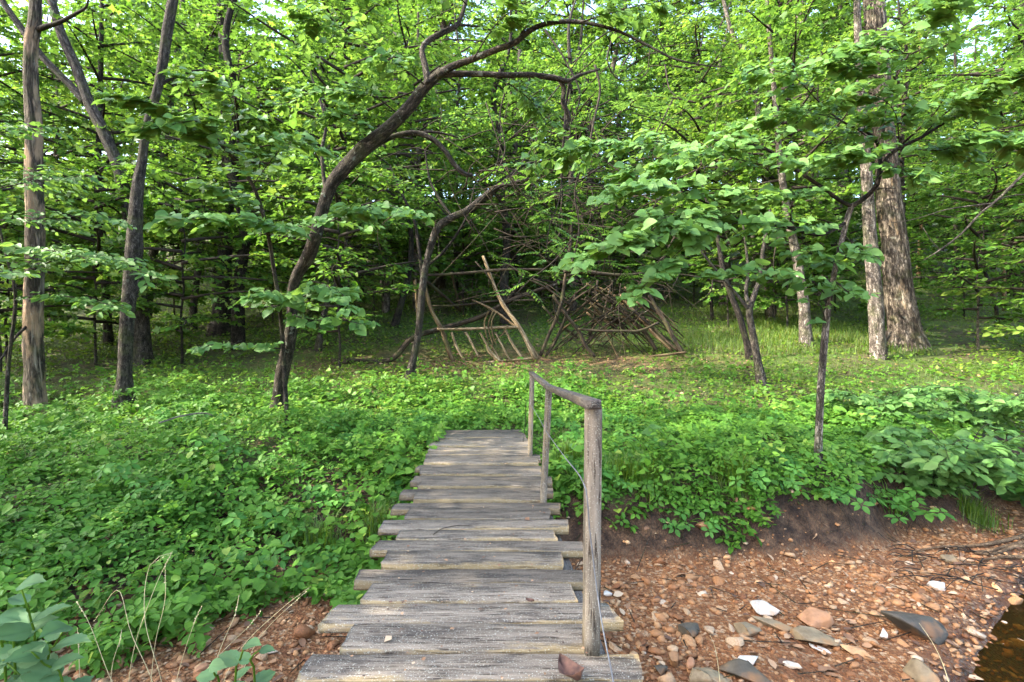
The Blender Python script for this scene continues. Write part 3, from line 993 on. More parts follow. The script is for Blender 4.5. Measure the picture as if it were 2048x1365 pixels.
dead_leaf('dead_leaf', P(1140, 1352, 1.96) * np.array([1, 1, 0]) + np.array([0, 0, 0.014]), 0.14, 0.5, 1.0, 'large curled dark brown dead leaf lying on the nearest plank')
dead_leaf('dead_leaf', P(1060, 1211, 2.53) * np.array([1, 1, 0]) + np.array([0, 0, 0.012]), 0.045, 1.2, 0.8, 'small orange brown dead leaf lying mid deck beside the near post')
mb = MB()
zz = 0.014
pt = lambda x, y: np.array([(x - 1024) / F * (1331 / (y - 682)), 1331 / (y - 682), zz])
tube(mb, [pt(867, 1073), pt(885, 1061), pt(915, 1055), pt(945, 1056)], [0.0025, 0.003, 0.003, 0.0015], 5, 10)
tag(obj('twig', mb.mesh('twig'), M_TWIG), 'thin dark bent twig lying across the middle deck planks', 'twig')

# ------------------------------------------------------------------ trees whose trunks one can follow in the photograph


def poly(pts, Y, dY=0.0):
    """pixel polyline (px, py, width px) at distance Y (dY: extra distance gained to its end) -> points, radii"""
    n = len(pts)
    out, rr = [], []
    for k, q in enumerate(pts):
        y = Y + dY * k / max(1, n - 1)
        out.append(P(q[0], q[1], y))
        # a round stem seen off the lens axis shows wider than its own radius
        off = math.sqrt(1 + ((q[0] - 1024) / F) ** 2 + ((q[1] - 682) / F) ** 2)
        rr.append(q[2] / 2 / F * y / off if len(q) > 2 else 0.0)
    return np.array(out), np.array(rr)


def tree_trunk(root, pts, rr, mat, sides=14, rough=0.10, ridge=0.0, flare=1.5, seed=0.0, name='trunk', n=None, base=True):
    pts, rr = np.array(pts), np.array(rr)
    if base:      # carry the foot into the ground and let it flare
        foot = pts[0].copy()
        foot[2] = min(foot[2], float(ground_z(foot[0], foot[1]))) - 0.12
        h = 0.22 + rr[0]
        k1 = pts[0] + (pts[1] - pts[0]) * min(0.5, h / max(0.1, np.linalg.norm(pts[1] - pts[0])))
        pts = np.vstack([foot, pts[0], k1, pts[1:]])
        rr = np.r_[rr[0] * flare * 1.15, rr[0] * flare, rr[0] * (1 + (flare - 1) * 0.25), rr[1:]]
    mb = MB()
    tube(mb, pts, rr, sides, n or max(12, 7 * len(pts)), rough=rough, ridge=ridge, seed=seed)
    return obj(name, mb.mesh(name, True), mat, root)


def limbs_part(root, polys, mat, seed=0.0, name='limb'):
    for k, (pts, rr) in enumerate(polys):
        mb = MB()
        tube(mb, pts, rr, 8, max(8, 6 * len(pts)), rough=0.10, seed=seed + k)
        obj(name, mb.mesh(name, True), mat, root)


LEAF_ONE = {}


def single_mesh(kind, mat):
    key = (kind, mat.name)
    if key not in LEAF_ONE:
        v, f = LEAF[kind]
        me = mesh_of('leaf', v, [f])
        me.materials.append(mat)
        LEAF_ONE[key] = me
    return LEAF_ONE[key]


def leaf_parts(root, Lf, kind, mat_many, mat_one, n_single=0, name='foliage'):
    """the n_single leaves that show largest become parts of their own, the rest one part"""
    pos, d, nrm, size, rnd = Lf
    if n_single:
        x = F * pos[:, 0] / np.maximum(pos[:, 1], 0.3) + 1024
        y = 682 - F * (pos[:, 2] - CAM_H) / np.maximum(pos[:, 1], 0.3)
        vis = (x > 0) & (x < 2048) & (y > 0) & (y < 1365)
        px = size / np.maximum(pos[:, 1], 0.3) * vis
        order = np.argsort(-px)
        one = order[:n_single]
        one = one[px[one] > 0]
        rest = np.setdiff1d(np.arange(len(pos)), one)
    else:
        one, rest = [], np.arange(len(pos))
    if len(one):
        me = single_mesh(kind, mat_one)
        dd = norm(d[one])
        nn = norm(nrm[one] - dd * (nrm[one] * dd).sum(-1, keepdims=True))
        xx = np.cross(dd, nn)
        loc = np.array(root.location)
        for k in range(len(one)):
            s = size[one[k]]
            o = bpy.data.objects.new('leaf', me)
            M = Matrix.Identity(4)
            for r_ in range(3):
                M[r_][0], M[r_][1], M[r_][2] = xx[k][r_] * s, dd[k][r_] * s, nn[k][r_] * s
                M[r_][3] = pos[one[k]][r_] - loc[r_]
            o.parent = root
            o.matrix_basis = M
            COL.objects.link(o)
    if len(rest):
        mb = MB()
        add_leaves(mb, tuple(a_[rest] for a_ in Lf), kind)
        o = obj(name, mb.mesh(name), mat_many, root)
        o['kind'] = 'stuff'
    return root


def branch_sprays(branches, rng, kind='heart', wood_r=0.006, dense=1.75):
    """branches: (points, nt, nl, tl, ls[, tone]) -> leaves and one wood mesh"""
    mb = MB()
    Ls = []
    for q in branches:
        pts, nt_, nl_, tl_, ls_ = q[:5]
        tone = q[5] if len(q) > 5 else 0.5
        tube(mb, pts, np.linspace(wood_r * 1.5, wood_r * 0.5, len(pts)), 5, 5 * len(pts))
        Ls.append(spray(pts, int(nt_ * dense), nl_, tl_, ls_, rng, wood=mb, wr=wood_r * 0.6, tone=tone, face=(0, -0.5, 0), down=(0.1, 0.55)))
    return cat(Ls), mb


def B3(*pts):
    """branch polyline from (px, py, Y) triples"""
    return np.array([P(*q) for q in pts])


rng = np.random.default_rng(21)

# T1: the peeling snag at the left edge
Y = 8.6
root = thing('tree_snag', 'pale peeling bare trunk nearest the hollow, bark off in tan patches', 'tree', P(72, 845, Y))
pts, rr = poly([(72, 843, 50), (68, 760, 45), (66, 680, 42), (68, 600, 43), (70, 520, 42), (70, 430, 42), (68, 350, 40), (68, 250, 38), (62, 170, 36), (62, 90, 35), (70, 40, 32), (72, -60, 28)], Y)
rr = rr * 0.97
tree_trunk(root, pts, rr, M_BARK_SNAG, 24, rough=0.14, ridge=0.06, flare=1.15, seed=1.0, n=90)
limbs_part(root, [poly([(72, 60, 16), (95, 52, 14), (120, 44, 11), (150, 28, 9), (172, 14, 6), (178, -10, 4)], Y, -0.3),
                  poly([(70, 640, 8), (40, 665, 7), (20, 690, 6), (0, 720, 5), (-30, 740, 3)], Y, -0.8)], M_BARK_DARK, 2.0)

# T2: the leaning forked trunk behind it
Y = 12.4
root = thing('forked_tree', 'grey forked tree leaning away behind the peeling snag', 'tree', P(286, 655, Y))
pts, rr = poly([(286, 690, 34), (283, 620, 30), (272, 520, 28), (252, 400, 28), (235, 330, 28), (205, 260, 28), (178, 205, 28), (150, 130, 26), (120, 60, 24), (95, -30, 22)], Y)
pts[0][2] = float(ground_z(pts[0][0], pts[0][1])) + 0.05
tree_trunk(root, pts, rr, M_BARK_GREY, 16, rough=0.10, seed=3.0)
limbs_part(root, [poly([(172, 205, 22), (140, 170, 20), (110, 140, 20), (80, 108, 20), (45, 60, 20), (10, 10, 18), (-20, -40, 14)], Y, -0.4)], M_BARK_GREY, 4.0)

# T3: dark trunk
Y = 9.3
root = thing('dark_tree', 'dark rough trunk beside the leaf strewn bank, crooked low down', 'tree', P(248, 792, Y))
pts, rr = poly([(248, 795, 34), (250, 730, 31), (254, 640, 32), (262, 560, 34), (268, 500, 38), (270, 440, 34), (275, 380, 28), (284, 320, 22), (294, 250, 20), (312, 190, 21), (325, 130, 23), (335, 60, 25), (352, -40, 26)], Y)
rr = rr * 0.95
tree_trunk(root, pts, rr, M_BARK_GREY, 20, rough=0.14, ridge=0.05, seed=5.0, n=70)
limbs_part(root, [poly([(318, 170, 10), (350, 155, 7), (400, 140, 5), (450, 150, 3)], Y, 0.4)], M_BARK_DARK, 6.0)

MID = [  # label, points, Y or None (found from the foot), bark
    ('straight dark trunk with a flared foot among the ferns', [(442, 668, 60), (444, 640, 44), (448, 560, 32), (452, 470, 28), (456, 400, 26), (452, 200, 24), (440, -40, 20)], M_BARK_DARK),
    ('slim dark trunk leaning just beside the straight flared trunk', [(385, 660, 18), (388, 600, 15), (396, 540, 15), (404, 470, 14), (410, 400, 13), (425, 200, 11), (430, -40, 9)], M_BARK_GREY),
    ('dark narrow trunk behind the forked pale tree', [(218, 690, 20), (212, 600, 18), (205, 480, 18), (196, 380, 16), (200, 200, 13), (205, -40, 10)], M_BARK_DARK),
    ('reddish short lit trunk past the peeling snag', [(106, 655, 18), (105, 600, 16), (103, 520, 15), (108, 400, 13), (115, 200, 10), (110, -40, 8)], M_BARK_PALE),
    ('leaning dark trunk close behind the crooked dark tree', [(292, 640, 22), (300, 560, 20), (308, 500, 20), (316, 430, 19), (330, 300, 17), (355, 100, 14), (370, -40, 10)], M_BARK_GREY),
    ('slim pale sapling trunk beneath the arching limb', [(648, 655, 14), (652, 560, 13), (655, 430, 13), (655, 310, 14), (650, 200, 13), (642, 100, 12), (668, 72, 9), (700, 45, 8), (712, -20, 6)], M_BARK_PALE),
    ('leaning slender trunk just left of the stick shelter', [(788, 655, 15), (803, 605, 13), (818, 545, 12), (822, 470, 10), (805, 380, 8), (790, 250, 6)], M_BARK_DARK),
    ('pale mottled trunk with ivy between oak and thin sapling', [(1612, 690, 26), (1608, 610, 22), (1596, 530, 20), (1584, 470, 18), (1574, 420, 17), (1562, 340, 15), (1550, 200, 12), (1530, -40, 9)], M_BARK_PALE),
    ('tall pale grey trunk rising behind the thin front sapling', [(1642, 610, 44), (1640, 540, 38), (1633, 470, 40), (1624, 400, 40), (1615, 300, 38), (1608, 180, 30), (1603, 60, 26), (1598, -60, 22)], M_BARK_PALE),
    ('stout dark trunk standing beside the slim tan pole', [(2028, 592, 44), (2034, 520, 38), (2040, 430, 36), (2046, 330, 34), (2046, 200, 32), (2040, -40, 28)], M_BARK_DARK),
    ('slim tan pole before the stout dark trunk', [(2009, 622, 9), (2008, 540, 8), (2006, 460, 8), (2012, 390, 7), (2020, 250, 5)], M_STICK),  # stem coloured with the tan stick wood
    ('slim yellowish trunk in sunlight behind the oak', [(1836, 560, 9), (1840, 480, 8), (1846, 400, 8), (1840, 330, 7), (1842, 200, 6), (1838, 20, 4)], M_STICK),
    ('thin curved dark sapling bending over the fern slope', [(1994, 672, 10), (1992, 615, 9), (1975, 560, 9), (1962, 510, 8), (1962, 450, 7), (1978, 380, 5), (1990, 300, 4)], M_BARK_DARK),
    ('blackish narrow trunk in the gap beyond the oak', [(1912, 575, 12), (1912, 500, 11), (1910, 420, 10), (1912, 300, 9), (1910, 100, 7)], M_BARK_DARK),
    ('pale crooked limbed tree showing against the sky gap', [(1540, 640, 20), (1535, 500, 18), (1530, 350, 16), (1514, 200, 14), (1508, 155, 12), (1485, 100, 11), (1462, 60, 10), (1440, -30, 8)], M_BARK_PALE),
    ('grey trunk standing straight behind the middle of the shelter', [(1030, 600, 18), (1028, 520, 16), (1032, 450, 15), (1030, 300, 12), (1040, 100, 9)], M_BARK_GREY),
    ('brown double trunk seen through the bright leaf spray', [(1190, 590, 22), (1188, 500, 20), (1182, 430, 19), (1180, 300, 15), (1170, 100, 11)], M_BARK_GREY),
    ('short leaning trunk low behind the arching tree', [(636, 702, 14), (642, 660, 12), (652, 610, 11), (672, 560, 9), (690, 500, 7), (700, 400, 5)], M_BARK_GREY),
    ('tiny dark stem in the grass past the shelter', [(1425, 640, 7), (1420, 580, 6), (1412, 520, 6), (1400, 430, 5), (1392, 320, 4)], M_BARK_DARK),
    ('thin grey stem at the clearing edge near pale mottled trunk', [(1548, 632, 9), (1552, 580, 8), (1556, 520, 7), (1550, 420, 6), (1545, 300, 5)], M_BARK_GREY),
]
CROWN_SPOTS = []      # where the generic crowns go
for k, (lab, pp, bm) in enumerate(MID):
    Y = ground_hit(pp[0][0], pp[0][1])
    root = thing('forest_tree', lab, 'tree', P(pp[0][0], pp[0][1], Y))
    pts, rr = poly(pp, Y)
    tree_trunk(root, pts, rr, bm, 12, rough=0.10, seed=10.0 + k, flare=1.2 if pp[0][2] < 40 else 1.0)
    CROWN_SPOTS.append((root, pts, rr))

# T8: the arching tree
Y = 8.7
root = thing('arching_tree', 'mottled dark tree leaning into a long arch over the clearing', 'tree', P(553, 835, Y))
pts, rr = poly([(553, 836, 33), (558, 790, 31), (566, 740, 34), (578, 690, 32), (584, 640, 28), (584, 590, 24), (594, 550, 26), (618, 510, 34), (634, 460, 32), (648, 410, 30), (664, 368, 32), (690, 335, 36), (722, 302, 38), (766, 265, 33), (812, 222, 31), (846, 178, 28), (884, 142, 24)], Y, -1.2)
rr = rr * 0.84
tree_trunk(root, pts, rr, M_BARK_ARCH, 20, rough=0.13, ridge=0.03, seed=40.0, n=120)
e = Y - 1.2
limbs_part(root, [
    poly([(876, 150, 20), (905, 133, 16), (945, 118, 15), (990, 100, 14), (1030, 85, 13), (1062, 60, 12), (1100, 46, 11), (1160, 44, 9), (1230, 60, 7), (1290, 88, 6), (1350, 118, 5), (1420, 132, 3), (1450, 133, 2)], e, -0.8),
    poly([(878, 148, 18), (912, 148, 15), (960, 148, 14), (1010, 150, 13), (1060, 150, 13), (1110, 156, 13), (1136, 162, 11), (1160, 150, 8), (1200, 138, 5)], e, 0.6),
    poly([(1118, 157, 11), (1128, 178, 11), (1126, 205, 10), (1138, 232, 10), (1134, 252, 8)], e + 0.5, 0.2),
    poly([(856, 168, 16), (850, 130, 14), (844, 100, 13), (856, 82, 13), (884, 66, 13), (912, 52, 12), (922, 34, 11), (934, -10, 9), (940, -60, 7)], e, 0.5),
    poly([(916, 50, 6), (950, 52, 5), (985, 62, 5), (1012, 84, 4)], e + 0.2, 0.2),
    poly([(738, 300, 14), (762, 284, 13), (790, 272, 12), (830, 266, 12), (864, 278, 12), (890, 302, 11), (908, 328, 11), (926, 346, 11), (946, 352, 8)], Y - 0.7, 0.3),
    poly([(824, 267, 7), (860, 264, 6), (890, 268, 5), (918, 276, 3)], Y - 0.6, 0.3),
    poly([(652, 390, 9), (646, 340, 8), (644, 300, 8), (652, 250, 7), (640, 200, 6), (622, 150, 4)], Y - 0.5, 0.3),
    poly([(1030, 86, 6), (1070, 30, 5), (1110, -10, 4)], e - 0.3, 0.1),
], M_BARK_ARCH, 41.0)
br = [
    (B3((640, 470, 8.2), (560, 455, 7.3), (450, 438, 6.4), (335, 442, 5.9)), 20, 9, 0.62, 0.135, 0.62),
    (B3((640, 455, 8.2), (700, 425, 7.2), (770, 410, 6.6), (830, 430, 6.2)), 16, 8, 0.55, 0.135, 0.6),
    (B3((585, 610, 8.2), (560, 590, 7.2), (520, 590, 6.6), (488, 612, 6.2)), 11, 7, 0.45, 0.145, 0.66),
    (B3((590, 600, 8.2), (640, 580, 7.2), (680, 585, 6.5), (700, 612, 6.2)), 12, 7, 0.5, 0.145, 0.66),
    (B3((586, 630, 8.2), (620, 640, 7.3), (680, 640, 6.9), (730, 650, 6.6)), 8, 5, 0.4, 0.13, 0.5),
    (B3((575, 700, 8.4), (500, 690, 7.5), (420, 690, 7.1), (380, 700, 7.0)), 9, 6, 0.4, 0.12, 0.5),
    (B3((850, 170, 7.5), (770, 110, 7.2), (680, 60, 7.0), (600, 40, 6.9)), 20, 9, 0.8, 0.12, 0.55),
    (B3((934, 10, 7.8), (880, -40, 7.5), (800, -60, 7.3)), 16, 9, 0.8, 0.12, 0.55),
    (B3((945, 120, 7.3), (1000, 40, 7.0), (1080, -10, 6.8)), 14, 8, 0.7, 0.12, 0.55),
    (B3((990, 148, 7.8), (1060, 200, 8.0), (1100, 260, 8.2)), 14, 8, 0.6, 0.11, 0.45),
    (B3((800, 230, 7.8), (740, 190, 7.5), (650, 180, 7.2), (560, 210, 7.0)), 16, 8, 0.6, 0.11, 0.5),
    (B3((1160, 45, 6.9), (1240, 20, 6.8), (1330, 0, 6.7)), 14, 8, 0.6, 0.11, 0.55),
    (B3((760, 275, 7.8), (700, 230, 7.4), (640, 240, 7.2)), 12, 8, 0.55, 0.11, 0.5),
]
Lf, wmb = branch_sprays(br, rng, wood_r=0.008)
o = obj('twigs', wmb.mesh('twigs', True), M_TWIG, root)
o['kind'] = 'stuff'
leaf_parts(root, Lf, 'heart', M_REDBUD, M_REDBUD_ONE, 280)

# T11: the crooked tree at the shelter's corner
Y = ground_hit(820, 757)
root = thing('crooked_tree', 'crooked lichened tree at the shelter corner, bowed over its ridge', 'tree', P(820, 757, Y))
pts, rr = poly([(820, 757, 23), (826, 720, 20), (836, 670, 19), (841, 620, 20), (846, 570, 20), (852, 530, 18), (862, 490, 20), (876, 455, 22), (902, 436, 21), (936, 420, 20), (962, 398, 18), (992, 376, 16), (1030, 364, 13), (1060, 358, 9)], Y, -0.6)
rr = rr * 0.74
tree_trunk(root, pts, rr, M_BARK_GREY, 16, rough=0.14, seed=60.0, n=80)
limbs_part(root, [poly([(940, 424, 11), (980, 392, 9), (1010, 362, 8), (1046, 330, 6), (1090, 322, 4)], Y - 0.4, 0.2),
                  poly([(846, 560, 9), (838, 500, 7), (828, 440, 6), (800, 380, 5), (780, 330, 3)], Y, 0.4),
                  poly([(905, 436, 7), (880, 400, 6), (860, 360, 5), (850, 300, 3)], Y - 0.3, 0.3),
                  poly([(854, 532, 7), (890, 500, 6), (930, 440, 5), (950, 370, 3)], Y, 0.3)], M_BARK_DARK, 61.0)
br = [(B3((1000, 375, Y - .4), (1060, 400, Y - .6), (1090, 450, Y - .8)), 14, 8, 0.7, 0.11, 0.4),
      (B3((900, 435, Y - .3), (840, 380, Y - .6), (760, 350, Y - .8)), 16, 8, 0.8, 0.11, 0.5),
      (B3((850, 300, Y), (900, 250, Y - .4), (980, 230, Y - .8)), 16, 8, 0.9, 0.11, 0.6),
      (B3((780, 330, Y), (730, 300, Y - .4), (700, 330, Y - .8)), 12, 8, 0.8, 0.11, 0.55)]
Lf, wmb = branch_sprays(br, rng, wood_r=0.01)
o = obj('twigs', wmb.mesh('twigs', True), M_TWIG, root)
o['kind'] = 'stuff'
leaf_parts(root, Lf, 'ovate', M_CANOPY, None, 0)

# R1: the pair of slim stems
Y = ground_hit(1502, 718)
root = thing('slim_tree', 'dark slim stem leaning behind a lighter forked sapling', 'tree', P(1502, 718, Y))
pts, rr = poly([(1502, 718, 16), (1492, 680, 14), (1478, 630, 13), (1460, 585, 12), (1446, 540, 11), (1436, 480, 9), (1420, 420, 8), (1400, 360, 6)], Y)
tree_trunk(root, pts, rr, M_BARK_DARK, 10, seed=70.0)
Y = ground_hit(1524, 768)
root = thing('slim_tree', 'light brown sapling forked at mid height beside a dark stem', 'tree', P(1524, 768, Y))
pts, rr = poly([(1524, 770, 18), (1514, 715, 16), (1504, 660, 15), (1499, 622, 14), (1510, 585, 11), (1520, 555, 10), (1526, 500, 8), (1540, 420, 6)], Y)
tree_trunk(root, pts, rr, M_BARK_GREY, 12, seed=71.0)
limbs_part(root, [poly([(1500, 625, 9), (1492, 585, 8), (1496, 540, 7), (1490, 480, 5), (1480, 400, 3)], Y, 0.2),
                  poly([(1500, 622, 8), (1470, 585, 7), (1440, 550, 6), (1400, 500, 4)], Y, -0.3)], M_BARK_GREY, 72.0)

# R2: the thin front sapling with the broad bright sprays
Y2 = 6.0
root = thing('redbud_sapling', 'thin straight sapling on the bank edge bearing broad heart shaped leaves', 'tree', P(1636, 935, Y2))
pts, rr = poly([(1636, 938, 22), (1637, 880, 20), (1640, 810, 19), (1644, 740, 19), (1650, 670, 18), (1658, 600, 16), (1668, 550, 14), (1682, 490, 14), (1694, 440, 14), (1704, 410, 15)], Y2)
rr = rr * 0.86
tree_trunk(root, pts, rr, M_BARK_PALE, 16, rough=0.10, seed=80.0, n=60, flare=1.2)
limbs_part(root, [
    poly([(1703, 412, 11), (1681, 402, 9), (1640, 372, 9), (1600, 345, 8), (1536, 300, 7), (1480, 285, 5), (1420, 280, 3)], Y2, -0.2),
    poly([(1704, 412, 13), (1726, 398, 12), (1752, 372, 12), (1760, 335, 10), (1757, 292, 8), (1736, 266, 7), (1690, 246, 5), (1640, 206, 4), (1636, 170, 3)], Y2, -0.2),
    poly([(1756, 360, 9), (1772, 318, 9), (1800, 296, 9), (1840, 276, 8), (1900, 240, 7), (1960, 215, 5), (2030, 170, 4), (2060, 150, 3)], Y2, -0.8),
    poly([(1764, 300, 6), (1768, 235, 6), (1776, 195, 6), (1786, 168, 5), (1800, 140, 5), (1818, 108, 5), (1850, 80, 4), (1862, 50, 4), (1857, 10, 3)], Y2, -0.4),
    poly([(1692, 445, 8), (1640, 470, 7), (1560, 452, 7), (1480, 444, 6), (1420, 410, 5), (1360, 380, 3)], Y2, -0.6),
], M_BARK_DARK, 81.0)
br = [
    (B3((1660, 600, 6.0), (1620, 560, 5.7), (1540, 540, 5.4), (1430, 548, 5.2)), 14, 7, 0.36, 0.12, 0.7),
    (B3((1690, 450, 6.0), (1600, 455, 5.8), (1480, 440, 5.5), (1350, 430, 5.2), (1240, 480, 5.0), (1165, 522, 4.9)), 42, 9, 0.62, 0.115, 0.72),
    (B3((1480, 444, 5.5), (1400, 470, 5.2), (1330, 530, 5.0), (1270, 592, 4.8)), 20, 7, 0.34, 0.12, 0.74),
    (B3((1480, 440, 5.5), (1400, 385, 5.4), (1300, 370, 5.2), (1210, 390, 5.1)), 28, 9, 0.55, 0.11, 0.66),
    (B3((1420, 410, 5.4), (1380, 450, 5.1), (1300, 480, 4.9), (1250, 480, 4.8)), 26, 8, 0.45, 0.115, 0.75),
    (B3((1600, 345, 6.0), (1480, 320, 5.9), (1350, 285, 5.9), (1200, 290, 6.0), (1060, 330, 6.2)), 46, 9, 0.75, 0.10, 0.55),
    (B3((1536, 300, 5.9), (1440, 300, 5.7), (1340, 330, 5.6), (1240, 350, 5.6)), 30, 9, 0.6, 0.105, 0.6),
    (B3((1640, 372, 5.9), (1580, 390, 5.6), (1520, 400, 5.4), (1440, 380, 5.3)), 22, 8, 0.5, 0.11, 0.62),
    (B3((1757, 290, 5.9), (1690, 245, 5.8), (1600, 225, 5.7), (1480, 250, 5.7)), 30, 9, 0.6, 0.10, 0.55),
    (B3((1640, 206, 5.8), (1580, 150, 5.7), (1500, 140, 5.6)), 18, 8, 0.5, 0.10, 0.55),
    (B3((1840, 276, 5.7), (1900, 220, 5.4), (1990, 170, 5.2), (2080, 140, 5.0)), 34, 9, 0.6, 0.11, 0.52),
    (B3((1800, 296, 5.8), (1880, 300, 5.5), (1970, 280, 5.3), (2070, 290, 5.1)), 26, 9, 0.55, 0.11, 0.5),
    (B3((1786, 168, 5.8), (1830, 60, 5.5), (1900, 0, 5.3), (1960, -40, 5.2)), 26, 9, 0.6, 0.115, 0.5),
    (B3((1818, 108, 5.7), (1740, 90, 5.5), (1650, 110, 5.4)), 20, 8, 0.5, 0.105, 0.52),
    (B3((1760, 330, 5.9), (1700, 310, 5.6), (1620, 320, 5.4), (1560, 310, 5.3)), 22, 8, 0.5, 0.11, 0.6),
    (B3((1786, 168, 5.8), (1740, 150, 5.5), (1680, 120, 5.3)), 16, 8, 0.45, 0.10, 0.52),
    (B3((1800, 296, 5.8), (1790, 225, 5.6), (1750, 190, 5.4), (1700, 180, 5.3)), 20, 8, 0.5, 0.10, 0.55),
    (B3((1772, 318, 5.8), (1800, 345, 5.6), (1850, 360, 5.5)), 10, 7, 0.4, 0.10, 0.55),
    (B3((1668, 560, 6.0), (1700, 585, 5.7), (1740, 592, 5.6)), 6, 4, 0.2, 0.12, 0.75),
    (B3((1676, 520, 6.0), (1650, 520, 5.7), (1610, 500, 5.5), (1570, 480, 5.4)), 10, 6, 0.3, 0.12, 0.7),
    (B3((1688, 470, 6.0), (1720, 500, 5.8), (1760, 515, 5.6)), 7, 5, 0.26, 0.12, 0.7),
    (B3((1652, 650, 6.0), (1640, 610, 5.8), (1600, 595, 5.7)), 3, 3, 0.2, 0.11, 0.7),
]
Lf, wmb = branch_sprays(br, rng, wood_r=0.005, dense=1.3)
o = obj('twigs', wmb.mesh('twigs', True), M_TWIG, root)
o['kind'] = 'stuff'
leaf_parts(root, Lf, 'heart', M_REDBUD, M_REDBUD_ONE, 300)

# R5: the oak and the pale stem pressed against it
Y = ground_hit(1800, 692)
root = thing('oak_tree', 'massive furrowed oak with a broad root flare on the slope', 'tree', P(1800, 692, Y))
pts, rr = poly([(1812, 694, 72), (1808, 650, 66), (1800, 600, 62), (1793, 540, 58), (1787, 470, 55), (1778, 400, 53), (1774, 320, 48), (1765, 240, 47), (1758, 140, 49), (1750, 60, 50), (1746, -60, 50)], Y)
rr = rr * 0.96
tree_trunk(root, pts, rr, M_BARK_OAK, 64, rough=0.08, ridge=0.10, flare=1.35, seed=90.0, n=110)
limbs_part(root, [poly([(1828, 660, 34), (1840, 690, 22), (1856, 706, 12), (1880, 716, 5)], Y - 0.2, -0.4),
                  poly([(1768, 668, 30), (1756, 696, 22), (1744, 716, 10)], Y - 0.3, -0.5)], M_BARK_OAK, 91.0, 'root')
Y = ground_hit(1757, 716)
root = thing('pale_tree', 'pale smooth trunk pressed close in front of the furrowed oak', 'tree', P(1757, 716, Y))
pts, rr = poly([(1757, 714, 34), (1754, 660, 33), (1750, 590, 34), (1744, 520, 31), (1738, 450, 28), (1735, 380, 26), (1730, 300, 24), (1722, 200, 21), (1716, 80, 18), (1712, -40, 15)], Y)
tree_trunk(root, pts, rr, M_BARK_PALE, 20, rough=0.10, seed=92.0, flare=1.1, n=70)

# H3: young tree whose leafy tiers reach in past the snag
Yh = 7.4
gz = float(ground_z((8 - 1024) / F * Yh, Yh))
root = thing('young_tree', 'young tree with flat leaf tiers crossing before the peeling snag', 'tree', ((8 - 1024) / F * Yh, Yh, gz))
pts = np.array([[(8 - 1024) / F * Yh, Yh, gz + 0.02], P(18, 720, Yh), P(28, 640, Yh), P(30, 580, Yh), P(10, 500, Yh), P(-20, 380, Yh)])
tree_trunk(root, pts, [0.026, 0.024, 0.022, 0.02, 0.017, 0.012], M_BARK_GREY, 10, seed=95.0)
br = [
    (B3((20, 560, 7.3), (110, 520, 7.0), (200, 510, 6.8), (320, 560, 6.6)), 26, 8, 0.6, 0.115, 0.6),
    (B3((10, 500, 7.3), (60, 500, 6.9), (130, 505, 6.6), (210, 530, 6.5)), 22, 8, 0.5, 0.115, 0.68),
    (B3((28, 600, 7.3), (100, 590, 6.9), (180, 600, 6.7), (250, 620, 6.6)), 14, 7, 0.42, 0.11, 0.55),
    (B3((-20, 470, 7.2), (-60, 520, 6.4), (-20, 540, 6.0), (40, 545, 5.9)), 18, 8, 0.45, 0.115, 0.68),
    (B3((0, 440, 7.3), (90, 440, 7.1), (180, 430, 7.0), (260, 440, 7.0)), 20, 8, 0.6, 0.105, 0.5),
    (B3((-20, 380, 7.3), (80, 360, 7.2), (180, 350, 7.1)), 20, 8, 0.7, 0.105, 0.5),
    (B3((-20, 380, 7.3), (-60, 300, 7.0), (20, 260, 6.9), (120, 250, 6.9)), 18, 8, 0.6, 0.105, 0.5),
]
Lf, wmb = branch_sprays(br, rng, wood_r=0.006)
o = obj('twigs', wmb.mesh('twigs', True), M_TWIG, root)
o['kind'] = 'stuff'
leaf_parts(root, Lf, 'ovate', M_REDBUD, M_REDBUD_ONE, 200)

# H4: bowed sapling hanging in from the upper left
Yb = 8.0
gx0 = (575 - 1024) / F * Yb
root = thing('bowed_sapling', 'wiry sapling bowed over towards the crooked dark trunk', 'tree', (gx0, Yb, float(ground_z(gx0, Yb))))
pts = np.array([[gx0, Yb, float(ground_z(gx0, Yb)) + 0.02], P(562, 640, 7.8), P(548, 540, 7.5), P(532, 450, 7.3), P(505, 370, 7.0), P(455, 300, 6.7), P(390, 240, 6.4), P(310, 205, 6.2), P(230, 200, 6.1)])
tree_trunk(root, pts, [0.035, 0.032, 0.03, 0.028, 0.025, 0.02, 0.015, 0.01, 0.006], M_BARK_GREY, 8, seed=97.0, flare=1.1)
br = [
    (B3((505, 370, 7.0), (440, 290, 6.6), (370, 230, 6.3), (225, 195, 6.0)), 26, 7, 0.42, 0.13, 0.6),
    (B3((390, 240, 6.4), (340, 250, 6.1), (290, 260, 6.0)), 8, 5, 0.35, 0.13, 0.65),
    (B3((455, 300, 6.7), (470, 230, 6.5), (440, 170, 6.3), (360, 160, 6.2)), 16, 7, 0.45, 0.12, 0.55),
    (B3((505, 370, 7.0), (560, 300, 6.8), (600, 280, 6.6), (640, 300, 6.5)), 14, 7, 0.45, 0.12, 0.5),
    (B3((532, 450, 7.3), (480, 400, 7.0), (420, 370, 6.8)), 12, 7, 0.5, 0.115, 0.5),
]
Lf, wmb = branch_sprays(br, rng, wood_r=0.005)
o = obj('twigs', wmb.mesh('twigs', True), M_TWIG, root)
o['kind'] = 'stuff'
leaf_parts(root, Lf, 'heart', M_REDBUD, M_REDBUD_ONE, 200)

# ------------------------------------------------------------------ the stick shelter
YH = ground_hit(1000, 724)
shelter = thing('stick_shelter', 'collapsed lean-to frame of bare sticks in the clearing', 'shelter', P(1090, 722, YH))


